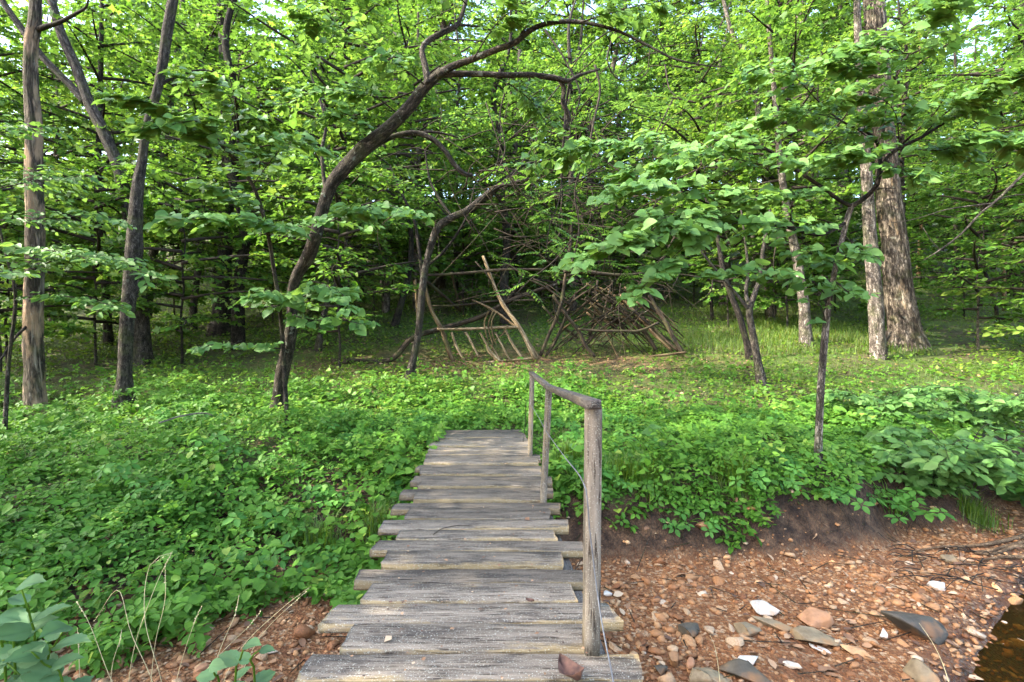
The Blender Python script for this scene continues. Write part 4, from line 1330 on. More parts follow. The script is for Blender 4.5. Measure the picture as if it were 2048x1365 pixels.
def pole(name, pp, dY=(0.0, 0.0), mat=M_STICK, lim=None, wob=1.5):
    pts_, rr_ = [], []
    n_ = len(pp)
    pp = [(q_[0] + (R.normal(0, 1.6) if 0 < k_ < n_ - 1 else 0), q_[1] + (R.normal(0, 1.6) if 0 < k_ < n_ - 1 else 0), q_[2]) for k_, q_ in enumerate(pp)]
    for k_, q_ in enumerate(pp):
        y_ = YH + dY[0] + (dY[1] - dY[0]) * k_ / max(1, n_ - 1)
        pts_.append(P(q_[0], q_[1], y_))
        rr_.append(q_[2] / 2 / F * y_)
    if n_ == 2:      # a slight crook
        m_ = (pts_[0] + pts_[1]) / 2 + R.normal(0, 0.012 * wob, 3)
        pts_.insert(1, m_)
        rr_.insert(1, sum(rr_) / 2)
    mb_ = MB()
    tube(mb_, pts_, rr_, 7, 4 * len(pts_), rough=0.22, k=5, seed=R.random() * 20)
    return obj(name, mb_.mesh(name, True), mat, shelter)


D = M_STICK_DARK
pole('ridge_pole', [(846, 551, 5), (925, 546, 6), (1010, 541, 6), (1090, 539, 5)], (0.0, 0.1), D)
pole('ridge_pole', [(1128, 542, 9), (1165, 541, 10), (1205, 548, 8), (1250, 552, 6), (1300, 545, 4)], (0.1, 0.4), D)
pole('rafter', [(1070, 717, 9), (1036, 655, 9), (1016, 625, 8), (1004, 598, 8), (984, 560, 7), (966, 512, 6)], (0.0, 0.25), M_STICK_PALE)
pole('rafter', [(1079, 718, 5), (1048, 668, 5), (1034, 645, 4)], (0.08, 0.15))
pole('rafter', [(905, 726, 9), (893, 690, 9), (878, 655, 9), (864, 625, 8), (852, 590, 7), (846, 552, 6)], (0.0, 0.1))
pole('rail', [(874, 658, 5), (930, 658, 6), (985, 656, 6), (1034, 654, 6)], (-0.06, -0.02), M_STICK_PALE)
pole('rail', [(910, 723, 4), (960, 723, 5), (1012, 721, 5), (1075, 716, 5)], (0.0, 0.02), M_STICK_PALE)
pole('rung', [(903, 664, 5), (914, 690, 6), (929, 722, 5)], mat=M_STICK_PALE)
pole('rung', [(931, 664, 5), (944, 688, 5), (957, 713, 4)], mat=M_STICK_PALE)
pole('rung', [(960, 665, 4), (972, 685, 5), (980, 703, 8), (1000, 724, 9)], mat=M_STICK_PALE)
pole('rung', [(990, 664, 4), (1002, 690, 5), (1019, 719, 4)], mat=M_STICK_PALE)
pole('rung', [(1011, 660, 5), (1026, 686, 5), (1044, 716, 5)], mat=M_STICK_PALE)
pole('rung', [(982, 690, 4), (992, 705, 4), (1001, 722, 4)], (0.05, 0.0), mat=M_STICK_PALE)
for vx in (972, 980, 987):
    pole('vine', [(vx + 6, 622, 3), (vx - 4, 645, 3), (vx, 668, 3), (vx + 6, 690, 2)], (-0.1, -0.05))
pole('vine', [(1015, 650, 3), (1002, 668, 2), (988, 680, 2), (984, 700, 2)], (-0.08, -0.02))
pole('brace', [(850, 560, 6), (885, 590, 6), (922, 622, 6)], (0.2, 1.2), D)
pole('brace', [(903, 545, 5), (912, 580, 5), (922, 620, 5)], (0.1, 1.0), D)
pole('brace', [(945, 600, 4), (985, 622, 5), (1036, 656, 5)], (0.9, 0.1))
pole('brace', [(860, 612, 3), (920, 610, 4), (990, 602, 4), (1090, 600, 3)], (0.9, 0.7), D)
pole('brace', [(830, 560, 6), (834, 600, 6), (836, 650, 5)], (0.2, 0.1))
pole('brace', [(1080, 712, 7), (1098, 668, 7), (1116, 618, 7), (1130, 560, 7), (1140, 490, 6), (1143, 440, 5)], (0.1, 0.3), D)
pole('brace', [(1090, 715, 5), (1110, 680, 6), (1130, 640, 6), (1150, 590, 5)], (0.3, 0.7), D)
pole('rafter', [(1190, 714, 7), (1172, 690, 8), (1155, 664, 8), (1140, 640, 7), (1120, 612, 7), (1106, 590, 6)], (0.05, 0.4), D)
pole('brace', [(1085, 612, 4), (1120, 650, 5), (1156, 676, 5)], (0.9, 1.1), D)
pole('rail', [(1156, 658, 4), (1200, 660, 5), (1250, 661, 5), (1280, 662, 6), (1318, 645, 5)], (0.0, 0.1), D)
pole('rafter', [(1366, 706, 9), (1350, 680, 9), (1332, 648, 9), (1315, 618, 8), (1298, 590, 6)], (0.15, 0.5), D)
pole('rafter', [(1356, 702, 6), (1335, 682, 6), (1310, 660, 5), (1285, 632, 5)], (0.3, 0.6), D)
pole('rafter', [(1312, 700, 8), (1290, 668, 9), (1265, 640, 9), (1235, 615, 8), (1205, 595, 7)], (0.6, 0.9), D)
pole('rafter', [(1345, 702, 6), (1310, 668, 7), (1285, 640, 8), (1262, 610, 7), (1240, 588, 6)], (0.4, 0.7))
pole('rafter', [(1250, 660, 7), (1225, 640, 8), (1195, 620, 8), (1170, 596, 6)], (0.8, 1.0), D)
pole('brace', [(1178, 680, 5), (1186, 640, 6), (1190, 600, 5), (1195, 560, 4)], (1.2, 1.3), D)
pole('rail', [(1298, 713, 4), (1335, 710, 5), (1372, 705, 5)], (-0.05, 0.0))
pole('brace', [(1165, 700, 4), (1200, 655, 4), (1212, 610, 4), (1225, 560, 4)], (0.5, 0.9), D)
pole('brace', [(1235, 712, 3), (1225, 690, 3), (1210, 662, 3)], (0.0, 0.1))
pole('brace', [(1060, 560, 4), (1090, 575, 4), (1140, 610, 4)], (0.8, 0.5), D)
for k in range(58):      # the thatch of dead boughs on the far side
    x0_ = R.uniform(1150, 1300)
    y0_ = R.uniform(560, 640)
    s_ = R.choice([-1, 1], p=[0.35, 0.65])
    ln_ = R.uniform(40, 110)
    pole('bough', [(x0_, y0_, R.uniform(2.5, 4.5)), (x0_ + s_ * ln_ * 0.5, y0_ + ln_ * 0.35 + R.normal(0, 6), 3.5), (x0_ + s_ * ln_, min(712, y0_ + ln_ * 0.8), 2)], (R.uniform(0.3, 1.0), R.uniform(0.5, 1.6)), D if R.random() < 0.7 else M_STICK)
mb = MB()
for k in range(230):     # fine dead twigs, too thin to pick apart
    x0_, y0_ = R.uniform(1120, 1340), R.uniform(545, 690)
    if k > 165:
        x0_, y0_ = R.uniform(860, 1060), R.uniform(545, 660)
    a_ = R.uniform(0, math.pi)
    ln_ = R.uniform(12, 45)
    yy_ = YH + R.uniform(0.3, 1.5)
    tube(mb, [P(x0_, y0_, yy_), P(x0_ + ln_ * math.cos(a_) + R.normal(0, 4), y0_ + ln_ * 0.6 * math.sin(a_), yy_ + R.normal(0, 0.15)), P(x0_ + 2 * ln_ * math.cos(a_), y0_ + 1.2 * ln_ * math.sin(a_) + R.normal(0, 6), yy_ + R.normal(0, 0.2))], [0.009, 0.007, 0.003], 4, 7)
tag(obj('twigs', mb.mesh('twigs', True), D, shelter), kind='stuff')

# the fallen trunk behind the shelter
mb = MB()
fp = [(664, 720, 13, 0.2), (720, 708, 13, 0.25), (780, 694, 12, 0.35), (825, 676, 12, 0.5), (880, 658, 11, 0.8), (960, 634, 11, 1.1), (1010, 606, 10, 1.3), (1060, 586, 9, 1.4), (1140, 560, 7, 1.5)]
fpts = np.array([P(q[0], q[1], YH + q[3] - 0.3) for q in fp])
for q in fpts[:3]:
    q[2] = float(ground_z(q[0], q[1])) + 0.05
tube(mb, fpts, np.array([q[2] / 2 / F * YH for q in fp]), 10, 50, rough=0.2, seed=4)
root = thing('fallen_trunk', 'long thin mossy fallen trunk propped through the shelter', 'log', fpts[0])
obj('trunk', mb.mesh('trunk', True), M_STICK_DARK, root)
mb = MB()
tube(mb, [fpts[6], fpts[6] + np.array([0.35, 0.1, 0.5]), fpts[6] + np.array([0.5, 0.3, 0.9])], [0.03, 0.022, 0.01], 6, 10, rough=0.1)
obj('branch', mb.mesh('branch', True), M_STICK_DARK, root)

# ------------------------------------------------------------------ vines hanging in the arch
Yv = 8.6
VIN = [
    [(1140, 160), (1132, 210), (1128, 270), (1122, 330), (1124, 400), (1110, 470)],
    [(1190, 130), (1200, 180), (1188, 240), (1176, 300), (1150, 380), (1158, 460), (1140, 540)],
    [(1090, 60), (1130, 120), (1160, 190), (1140, 260), (1160, 330)],
    [(1200, 30), (1260, 90), (1300, 60), (1340, 120)],
    [(1230, 60), (1215, 120), (1240, 160), (1290, 150), (1300, 100)],
    [(1060, 150), (1050, 210), (1075, 270), (1040, 330), (1010, 370)],
    [(1020, 150), (1000, 230), (1010, 300), (985, 360)],
    [(1220, 200), (1180, 230), (1200, 300), (1160, 360)],
    [(1330, 130), (1340, 180), (1365, 200)],
    [(1345, 200), (1320, 250), (1300, 290)],
    [(1260, 40), (1180, 90), (1120, 170), (1060, 240), (1000, 290), (940, 300)],
]
for k, vp in enumerate(VIN):
    Yk = Yv + 0.25 * (k % 4) + 0.05 * k
    pv = np.array([P(x, y, Yk + 0.15 * math.sin(i * 1.3 + k)) for i, (x, y) in enumerate(vp)])
    mb = MB()
    tube(mb, pv, np.linspace(0.022 if k < 3 else 0.014, 0.008, len(pv)), 6, 8 * len(pv), rough=0.2, seed=k)
    root = thing('hanging_vine', ['thick dark vine dropping straight from the arch elbow', 'pale winding vine hanging beside the arch elbow', 'slanting vine crossing under the arch tip', 'looping vine above the arch tip', 'curled thin vine ringing the arch tip', 'slack vine below the level arch limb', 'thin vine nearest the arch fork', 'short kinked vine beyond the arch elbow', 'short bare tendril below the arch tip', 'pale stub of dead vine above the bright spray', 'long diagonal vine sweeping down to the crooked tree'][k], 'vine', pv[0])
    obj('stem', mb.mesh('stem', True), M_BARK_DARK if k in (0, 2, 7) else M_TWIG, root)
    Lv = spray(pv, 8 if k < 8 else 4, 5, 0.4, 0.08, rng, wood=None, tone=0.4)
    leaf_parts(root, Lv, 'ovate', M_CANOPY, None, 0)


def pinnate(base, d, length, rng, size, npair=6):
    """one feather-shaped compound leaf"""
    d = norm(d)
    s = norm(np.cross(d, UP) + 1e-6)
    P_, D_, N_, S_, R_ = [], [], [], [], []
    t0 = rng.uniform(0.3, 0.6)
    for i in range(npair + 1):
        f = 0.25 + 0.75 * i / npair
        p_ = base + d * length * f - UP * 0.25 * length * f * f
        for sg in ((-1, 1) if i < npair else (0,)):
            P_.append(p_)
            D_.append(norm(d * (0.45 if sg else 1) + s * sg - UP * 0.25))
            N_.append(UP + rng.normal(0, 0.2, 3))
            S_.append(size * rng.uniform(0.85, 1.1))
            R_.append(np.clip(t0 + rng.normal(0, 0.06), 0, 1))
    return np.array(P_), np.array(D_), np.array(N_), np.array(S_), np.array(R_)


def compound_plant(name, label, spots, size, nleaf, mat, mat_one, n_single, Y0):
    b0 = P(spots[0][0], spots[0][1], Y0)
    root = thing(name, label, 'vine', b0)
    mb_ = MB()
    pv_ = np.array([P(x, y, Y0 + 0.1 * math.sin(i)) for i, (x, y) in enumerate(spots)])
    tube(mb_, pv_, np.linspace(0.014, 0.005, len(pv_)), 6, 8 * len(pv_), rough=0.15)
    obj('stem', mb_.mesh('stem', True), M_TWIG, root)
    pp_ = smooth(pv_, nleaf)
    Ls = []
    for i in range(nleaf):
        az = rng.uniform(0, 2 * math.pi)
        Ls.append(pinnate(pp_[i], np.array([math.cos(az), -0.4 + 0.7 * math.sin(az), rng.uniform(-0.3, 0.25)]), rng.uniform(0.30, 0.48), rng, size))
    leaf_parts(root, cat(Ls), 'lance', mat, mat_one, n_single)


compound_plant('climbing_vine', 'climber with feathery paired leaflets hanging mid arch', [(1130, 250), (1125, 330), (1118, 400), (1100, 450), (1090, 520)], 0.10, 20, M_REDBUD, M_REDBUD_ONE, 90, 8.0)
compound_plant('climbing_vine', 'feathery leaflet climber low before the shelter ridge', [(1150, 470), (1110, 520), (1060, 560), (1030, 590)], 0.095, 13, M_REDBUD, M_REDBUD_ONE, 90, 8.4)
compound_plant('climbing_vine', 'feathery leaflet climber high above the bright spray', [(1290, 190), (1260, 210), (1300, 220)], 0.09, 14, M_REDBUD, M_REDBUD_ONE, 60, 8.0)
compound_plant('climbing_vine', 'shaded feathery climber filling the dark knot of boughs', [(1000, 330), (1060, 360), (1100, 420), (1150, 440), (1210, 470)], 0.10, 34, M_CANOPY, None, 0, 10.2)

# dark knot of dead boughs in the arch
mb = MB()
kc = P(1090, 380, 10.3)
for k in range(190):
    a0 = kc + rng.normal(0, 1, 3) * np.array([1.35, 0.45, 0.95]) + np.array([0.4, 0, -0.2])
    d0 = norm(rng.normal(0, 1, 3) * np.array([1, 0.4, 0.6]))
    ln_ = rng.uniform(0.3, 0.9)
    tube(mb, [a0, a0 + d0 * ln_ + rng.normal(0, 0.1, 3), a0 + 2 * d0 * ln_ + rng.normal(0, 0.2, 3) - UP * 0.2], np.array([0.016, 0.012, 0.005]) * rng.uniform(0.5, 1.1), 4, 8, rough=0.2)
tag(obj('brush_tangle', mb.mesh('brush_tangle', True), M_STICK_DARK), 'dark tangle of dead brush caught under the arch', kind='stuff')

compound_plant('climbing_vine', 'shaded leafy climber draped along the shelter ridge', [(1120, 500), (1180, 520), (1240, 530), (1300, 560)], 0.09, 26, M_CANOPY, None, 0, 10.9)
compound_plant('climbing_vine', 'leafy climber trailing from the crooked tree over the ladder side', [(930, 420), (960, 470), (990, 520), (1040, 540)], 0.085, 18, M_CANOPY, None, 0, 11.0)
# bare fork reaching in at the right edge
root = thing('bare_branch', 'leafless grey forked branch reaching in above the fern slope', 'branch', P(2100, 330, 7.0))
for pp in ([(2110, 300, 9), (2048, 348, 8), (2000, 395, 7), (1960, 428, 6), (1920, 470, 5), (1880, 500, 4), (1848, 520, 2)],
           [(1985, 407, 5), (1940, 412, 4), (1890, 420, 3), (1830, 438, 2), (1780, 446, 1.5)],
           [(2060, 388, 4), (2020, 392, 3), (1990, 402, 3)],
           [(1880, 500, 2.5), (1862, 480, 2), (1846, 455, 1.5)]):
    mb = MB()
    a_, r_ = poly(pp, 7.0)
    tube(mb, a_, r_, 7, 6 * len(pp), rough=0.1)
    obj('limb', mb.mesh('limb', True), M_BARK_GREY, root)

# ------------------------------------------------------------------ the forest: crowns and trunks made once, then copied tree by tree


def crown_mesh(seed, Hc, Rc, nb, nt_, nl_, ls, tl, kind='ovate', bare=0.0, tone=0.5):
    rg = np.random.default_rng(seed)
    wood = MB()
    Ls = []
    for i in range(nb):
        u = (i + rg.random()) / nb
        z = Hc * (bare + (1 - bare) * u)
        prof = math.sin(math.pi * (0.12 + 0.83 * u)) ** 0.7
        L = Rc * prof * rg.uniform(0.6, 1.15)
        az = i * 2.399963 + rg.normal(0, 0.4)
        rise = L * (rg.uniform(-0.05, 0.28) + 0.35 * u)
        d = np.array([math.cos(az), math.sin(az), 0])
        sd = np.array([-d[1], d[0], 0]) * rg.normal(0, 0.12)
        pts_ = np.array([np.array([0, 0, z]) + (d + sd * t * t) * L * t + UP * (rise * t - 0.12 * L * t * t) for t in (0, 0.3, 0.6, 0.85, 1.0)])
        tube(wood, pts_, np.linspace(0.022 + 0.010 * L, 0.008, 5), 5, 9, rough=0.1)
        Ls.append(spray(pts_, nt_, nl_, tl, ls, rg, wood=wood, wr=0.006, tone=tone + rg.normal(0, 0.12), ntilt=0.6, flat=0.32, droop=0.2))
    lm = MB()
    add_leaves(lm, cat(Ls), kind)
    return lm.mesh('crown'), wood.mesh('branches', True)


CROWNS = [crown_mesh(100 + k, 8.0, 3.3, 38, 13, 10, 0.17, 1.15, ['maple', 'ovate', 'maple', 'ovate', 'maple'][k], 0.0, 0.45 + 0.06 * k) for k in range(5)]
UNDER = [crown_mesh(200 + k, 3.6, 1.75, 22, 11, 9, 0.125, 0.75, ['ovate', 'heart', 'maple', 'ovate'][k], 0.10, 0.42 + 0.05 * k) for k in range(4)]
BUSH = [crown_mesh(300 + k, 1.5, 1.0, 14, 9, 8, 0.10, 0.5, 'ovate', 0.05, 0.4) for k in range(2)]
for lm_, wd_ in CROWNS + UNDER + BUSH:
    lm_.materials.append(M_CANOPY)
    wd_.materials.append(M_TWIG)
TRUNKS = []
for k in range(5):
    rg = np.random.default_rng(400 + k)
    mb = MB()
    n_ = 8
    pts_ = np.array([[rg.normal(0, 0.05) * i, rg.normal(0, 0.05) * i, -0.15 + 14.5 * i / (n_ - 1)] for i in range(n_)])
    pts_[0, :2] = 0
    tube(mb, pts_, [0.20, 0.155, 0.145, 0.13, 0.11, 0.09, 0.06, 0.03], 12, 40, rough=0.12, seed=k * 2.0)
    me = mb.mesh('trunk', True)
    me.materials.append([M_BARK_GREY, M_BARK_DARK, M_BARK_GREY, M_BARK_PALE, M_BARK_DARK][k])
    TRUNKS.append(me)


def child(name, me, root, loc=(0, 0, 0), rz=0.0, sc=(1, 1, 1), kind=None):
    o = bpy.data.objects.new(name, me)
    o.parent = root
    o.location = loc
    o.rotation_euler = (0, 0, rz)
    o.scale = sc
    COL.objects.link(o)
    if kind:
        o['kind'] = kind
    return o


rf = np.random.default_rng(5)


def add_crown(root, off, sc, src, spin=None):
    lm_, wd_ = src
    rz = rf.uniform(0, 6.28) if spin is None else spin
    s3 = (sc * rf.uniform(0.9, 1.15), sc * rf.uniform(0.9, 1.15), sc)
    child('crown', lm_, root, off, rz, s3, 'stuff')
    child('branches', wd_, root, off, rz, s3, 'stuff')


# crowns for the trees with traced trunks
for k, (root, pts, rr) in enumerate(CROWN_SPOTS):
    if rr[0] < 0.055:
        i = len(pts) - 2
        add_crown(root, tuple(pts[i] - np.array(root.location) - np.array([0, 0, 1.6])), 0.8, UNDER[k % 4])
    else:
        z0 = max(pts[0][2] + 3.0, CAM_H + pts[0][1] * 0.16)
        i = int(np.argmin(abs(pts[:, 2] - z0)))
        add_crown(root, (pts[i][0] - root.location.x, pts[i][1] - root.location.y, z0 - root.location.z), 0.9, CROWNS[k % 5])

placed = [(root.location.x, root.location.y) for root, _, _ in CROWN_SPOTS]


LANDMARKS = [(70, 'peeling snag'), (180, 'forked grey tree'), (262, 'crooked dark tree'), (450, 'straight flared trunk'), (600, 'arching tree'), (840, 'crooked lichened tree'), (960, 'ladder side of the shelter'), (1120, 'middle of the shelter'), (1270, 'brushy side of the shelter'), (1400, 'shelter\'s far end'), (1510, 'slim sapling pair'), (1640, 'thin redbud sapling'), (1790, 'furrowed oak'), (1900, 'blackish narrow trunk'), (2030, 'stout dark trunk')]
ORD = ['first', 'second', 'third', 'fourth', 'fifth', 'sixth', 'seventh', 'eighth', 'ninth', 'tenth', 'eleventh', 'twelfth', 'thirteenth', 'fourteenth', 'fifteenth', 'sixteenth', 'seventeenth', 'eighteenth', 'nineteenth', 'twentieth', 'twenty first', 'twenty second', 'twenty third', 'twenty fourth', 'twenty fifth']
TO_LABEL = []     # (root, x, y, kind phrase)


def label_by_place(rows, rel):
    by = {}
    for root_, x_, y_, ph in rows:
        px_ = 1024 + F * x_ / y_
        if px_ < -60 or px_ > 2110:
            root_['label'] = 'leafy tree or sapling beyond the edge of view along the creek'
            root_['group'] = 'trees beyond the edge of view'
            continue
        lm = min(LANDMARKS, key=lambda q: abs(q[0] - px_))[1]
        by.setdefault((ph, lm), []).append((y_, root_))
    for (ph, lm), v in by.items():
        for i_, (_, root_) in enumerate(sorted(v, key=lambda q: q[0])):
            root_['label'] = '%s %s the %s, %s %s' % (ph, rel, lm, ORD[min(i_, 24)], 'back' if rel.startswith('behind') else 'from the creek')


def free(x, y, d):
    return all((x - a_) ** 2 + (y - b_) ** 2 > d * d for a_, b_ in placed)


def forest_tree(x, y, label, group, hs=1.0, under=True):
    z = float(ground_z(x, y))
    root = thing('forest_tree', label, 'tree', (x, y, z), group)
    k = int(rf.integers(5))
    ws = rf.uniform(0.55, 1.35)
    child('trunk', TRUNKS[k], root, (0, 0, 0), rf.uniform(0, 6.28), (ws, ws, hs))
    add_crown(root, (0, 0, rf.uniform(2.2, 4.2) * hs), hs * rf.uniform(0.9, 1.1), CROWNS[int(rf.integers(5))])
    placed.append((x, y))
    TO_LABEL.append((root, x, y, '%s %s tree' % ('slim' if ws < 0.85 else 'stout' if ws > 1.15 else 'medium', ['grey barked', 'dark barked', 'grey barked', 'pale barked', 'dark barked'][k])))


# middle ring
n = 0
tries = 0
while n < 30 and tries < 4000:
    tries += 1
    y = rf.uniform(13, 27)
    x = rf.uniform(-1.2, 1.2) * y
    if -4.5 < x < 6.5 and y < 16.5:
        continue
    if 3.5 < x < 9 and y < 19:
        continue
    if not free(x, y, 2.2):
        continue
    forest_tree(x, y, 'leafy slim trunked tree standing deeper in the green forest', 'slim trees of the forest behind the clearing', rf.uniform(0.75, 1.1))
    n += 1
# far ring
n = 0
while n < 60:
    y = rf.uniform(28, 66)
    x = rf.uniform(-1.15, 1.15) * y
    if not free(x, y, 2.4):
        continue
    forest_tree(x, y, 'distant leafy tree on the rising slope seen between nearer trunks', 'far trees on the rising forest slope', rf.uniform(0.7, 1.1))
    n += 1
# tall trees up the slope that close the view against the sky
n = 0
while n < 30:
    y = rf.uniform(24, 46)
    x = rf.uniform(-1.05, 1.05) * y
    if not free(x, y, 2.4):
        continue
    z = float(ground_z(x, y))
    root = thing('forest_tree', 'tall leafy tree rising over the others up the slope', 'tree', (x, y, z), 'tall trees up the slope')
    k = int(rf.integers(5))
    TO_LABEL.append((root, x, y, ['tall grey barked tree', 'tall dark barked tree', 'tall grey barked tree', 'tall pale barked tree', 'tall dark barked tree'][k]))
    child('trunk', TRUNKS[k], root, (0, 0, 0), rf.uniform(0, 6.28), (1.3, 1.3, 1.45))
    add_crown(root, (0, 0, rf.uniform(5, 7)), 1.15, CROWNS[int(rf.integers(5))])
    add_crown(root, (0, 0, rf.uniform(11, 13)), 1.15, CROWNS[int(rf.integers(5))])
    placed.append((x, y))
    n += 1
# trees standing along the creek to either side and across it, just out of the picture
for x, y in [(-2.4, 22.0), (-4.8, 19.5), (3.2, 25.0), (-15.5, 9.0), (-15.5, 13.0), (-16.5, 4.0), (12.5, 9.5), (14, 5.5), (16, 10), (-9.5, 3.2), (-7.0, 2.2), (-8.4, 0.6)]:  # unseen left-hand trees are added to keep sun off deck and gravel
    forest_tree(x, y, 'leafy unseen bank tree beside the creek past the edge of view', 'bank trees beside the creek', rf.uniform(0.9, 1.1))
# understory saplings
SAP_LABEL = []
n = 0
while n < 125:
    y = rf.uniform(11, 38)
    x = rf.uniform(-1.1, 1.1) * y
    if -3.6 < x < 6.8 and y < 17.5:
        continue
    if 1560 < 1024 + F * x / y < 1900 and y < 15.5:
        continue
    if not free(x, y, 1.0):
        continue
    z = float(ground_z(x, y))
    root = thing('understory_sapling', 'leafy understory sapling among the forest trunks', 'sapling', (x, y, z), 'understory saplings among the trunks')
    ss = rf.uniform(0.8, 1.35)
    SAP_LABEL.append((root, x, y, 'leafy understory sapling'))
    child('stem', TRUNKS[int(rf.integers(5))], root, (0, 0, 0), 0, (0.18, 0.18, 0.24 * ss))
    add_crown(root, (0, 0, 0.3), ss, UNDER[int(rf.integers(4))])
    placed.append((x, y))
    n += 1
label_by_place(TO_LABEL, 'behind')
label_by_place(SAP_LABEL, 'behind')
# the wood beyond, one mass
N_ = 42000
y = rf.uniform(60, 120, N_)
x = rf.uniform(-1.15, 1.15, N_) * y
h = rf.random(N_) ** 0.8 * 26
clump = fbm(x * 0.13, y * 0.13, h * 0.2, 3)
m_ = clump > 0.45
x, y, h = x[m_], y[m_], h[m_]
z = ground_z(x, y) + 0.5 + h
n_ = len(x)
mb = MB()
add_leaves(mb, (np.stack([x, y, z], -1), rf.normal(0, 1, (n_, 3)) * np.array([1, 1, 0.3]), UP + rf.normal(0, 0.6, (n_, 3)), rf.uniform(0.5, 1.1, n_), np.clip(rf.normal(0.55, 0.2, n_), 0, 1)), 'maple')
tag(obj('distant_forest', mb.mesh('distant_forest'), M_CANOPY), 'mass of bright foliage far up the slope', kind='stuff')

# ------------------------------------------------------------------ ground cover
ru = np.random.default_rng(77)


def in_view_samples(n, y0, y1, power=1.0, side=1.12):
    y = y0 + (y1 - y0) * ru.random(n) ** power
    x = ru.uniform(-side, side, n) * y
    return x, y


def compound_leaves(x, y, h, size, n5, tilt=0.35, tone=0.5):
    """palmate leaves: n5 leaflets round each point"""
    n = len(x)
    z = ground_z(x, y) + h
    c = np.stack([x, y, z], -1)
    nr = norm(UP + np.array([0, -0.25, 0]) + ru.normal(0, tilt, (n, 3)))
    a0 = ru.uniform(0, 2 * np.pi, n)
    u = norm(np.cross(nr, np.array([1.0, 0.2, 0])))
    v = np.cross(nr, u)
    Ls = []
    rnd = np.clip(tone + 1.0 * (fbm(x * 0.8 + 3, y * 0.8, 15.0 + n5, 3) - 0.5) + ru.normal(0, 0.15, n), 0.02, 0.98)
    spread = 2 * np.pi * (0.82 if n5 >= 5 else 0.7)
    for k in range(n5):
        a = a0 + spread * (k / (n5 - 1) - 0.5) if n5 > 1 else a0
        d = np.cos(a)[:, None] * u + np.sin(a)[:, None] * v - nr * 0.12
        sz = size * (1.0 - 0.35 * abs(k - (n5 - 1) / 2) / max(1, (n5 - 1) / 2)) * ru.uniform(0.9, 1.1, n)
        Ls.append((c + d * 0.012, d, nr + ru.normal(0, 0.12, (n, 3)), sz, np.clip(rnd + ru.normal(0, 0.04, n), 0, 1)))
    return cat(Ls)


def cover_prob(x, y):
    """how thickly the bank is grown over"""
    t = bank_t(x, y)
    edge = np.where(x > -0.6, np.where(x > 2.8, 0.5, 0.34), -0.12)
    p = sstep((t - edge + 0.45 * (fbm(x * 1.7, y * 1.7, 8.0, 3) - 0.5)) / 0.12)
    p = p * (1 - 0.9 * sstep((y - 9.2 + 1.3 * sstep((x - 1.2) / 2.0) + 1.6 * (fbm(x * 0.5, 3.0, 2.0, 2) - 0.5)) / 1.6))
    p = p * (1 - 0.95 * np.exp(-(((x + 8.7) / 1.4) ** 2 + ((y - 9.5) / 0.8) ** 2)))
    bridge_m = (np.abs(x - np.interp(y, [2, 7.6], [-0.18, -0.43])) < 0.55) & (y < 7.6)
    return np.where(bridge_m, 0.0, p)


mb = MB()
for n5, n_try, sz_, tone in ((5, 36000, (0.06, 0.125), 0.42), (3, 20000, (0.045, 0.10), 0.5), (1, 34000, (0.035, 0.09), 0.6)):
    x, y = in_view_samples(n_try, 3.0, 11.8, 0.85)
    mound = fbm(x * 0.9, y * 0.9, 4.0, 3)
    k = (ru.random(n_try) < cover_prob(x, y)) & (ru.random(n_try) < np.clip(0.16 + 3.0 * (fbm(x * 1.5, y * 1.5, 30.0 + n5, 3) - 0.38), 0.1, 1))
    x, y, mound = x[k], y[k], mound[k]
    h = 0.03 + ru.random(len(x)) ** 1.2 * (0.09 + 0.75 * np.clip(mound - 0.36, 0, 1))
    s = ru.uniform(sz_[0], sz_[1], len(x)) * np.where(y > 8, 1.1, 1.0)
    add_leaves(mb, compound_leaves(x, y, h, s, n5, tone=tone), 'ovate')
# patches of other weeds: round leaves on taller stems
x, y = in_view_samples(9000, 3.4, 11.0, 0.9)
k = (ru.random(9000) < cover_prob(x, y)) & (fbm(x * 0.8, y * 0.8, 51.0, 3) > 0.57)
x, y = x[k], y[k]
n_ = len(x)
wmb2 = MB()
add_leaves(wmb2, (np.stack([x, y, ground_z(x, y) + ru.uniform(0.10, 0.42, n_)], -1), np.stack([ru.normal(0, 1, n_), ru.normal(-0.3, 1, n_), ru.uniform(-0.5, 0.1, n_)], -1),
                  UP + np.array([0, -0.35, 0]) + ru.normal(0, 0.35, (n_, 3)), ru.uniform(0.05, 0.105, n_), np.clip(ru.normal(0.55, 0.25, n_), 0, 1)), 'heart')
tag(obj('weed_cover', wmb2.mesh('weed_cover'), M_CREEP), 'patches of round leaved weeds standing above the creepers', kind='stuff')
tag(obj('creeper_cover', mb.mesh('creeper_cover'), M_CREEP), 'bright green creeper leaves covering the creek bank', kind='stuff')

# low herbs and grass on the forest floor
mb = MB()
N_ = 95000
x, y = in_view_samples(N_, 8.4, 30, 1.0)
dn = fbm(x * 0.7, y * 0.7, 12.0, 4)
litter_m = np.exp(-(((x - 0.2) / 4.0) ** 2 + ((y - 12.5) / 0.9) ** 2)) + np.exp(-(((x + 8.7) / 1.5) ** 2 + ((y - 9.5) / 0.9) ** 2))
k = (ru.random(N_) < np.clip(3.0 * (dn - 0.30), 0.08, 1)) & (ru.random(N_) > 0.5 * litter_m)
x, y = x[k], y[k]
n_ = len(x)
add_leaves(mb, (np.stack([x, y, ground_z(x, y) + ru.uniform(0.01, 0.13, n_)], -1), np.stack([ru.normal(0, 1, n_), ru.normal(0, 1, n_), ru.uniform(0, 0.8, n_)], -1),
                UP + ru.normal(0, 0.45, (n_, 3)), ru.uniform(0.05, 0.12, n_), np.clip(ru.normal(0.42, 0.2, n_), 0, 1)), 'rhomb')
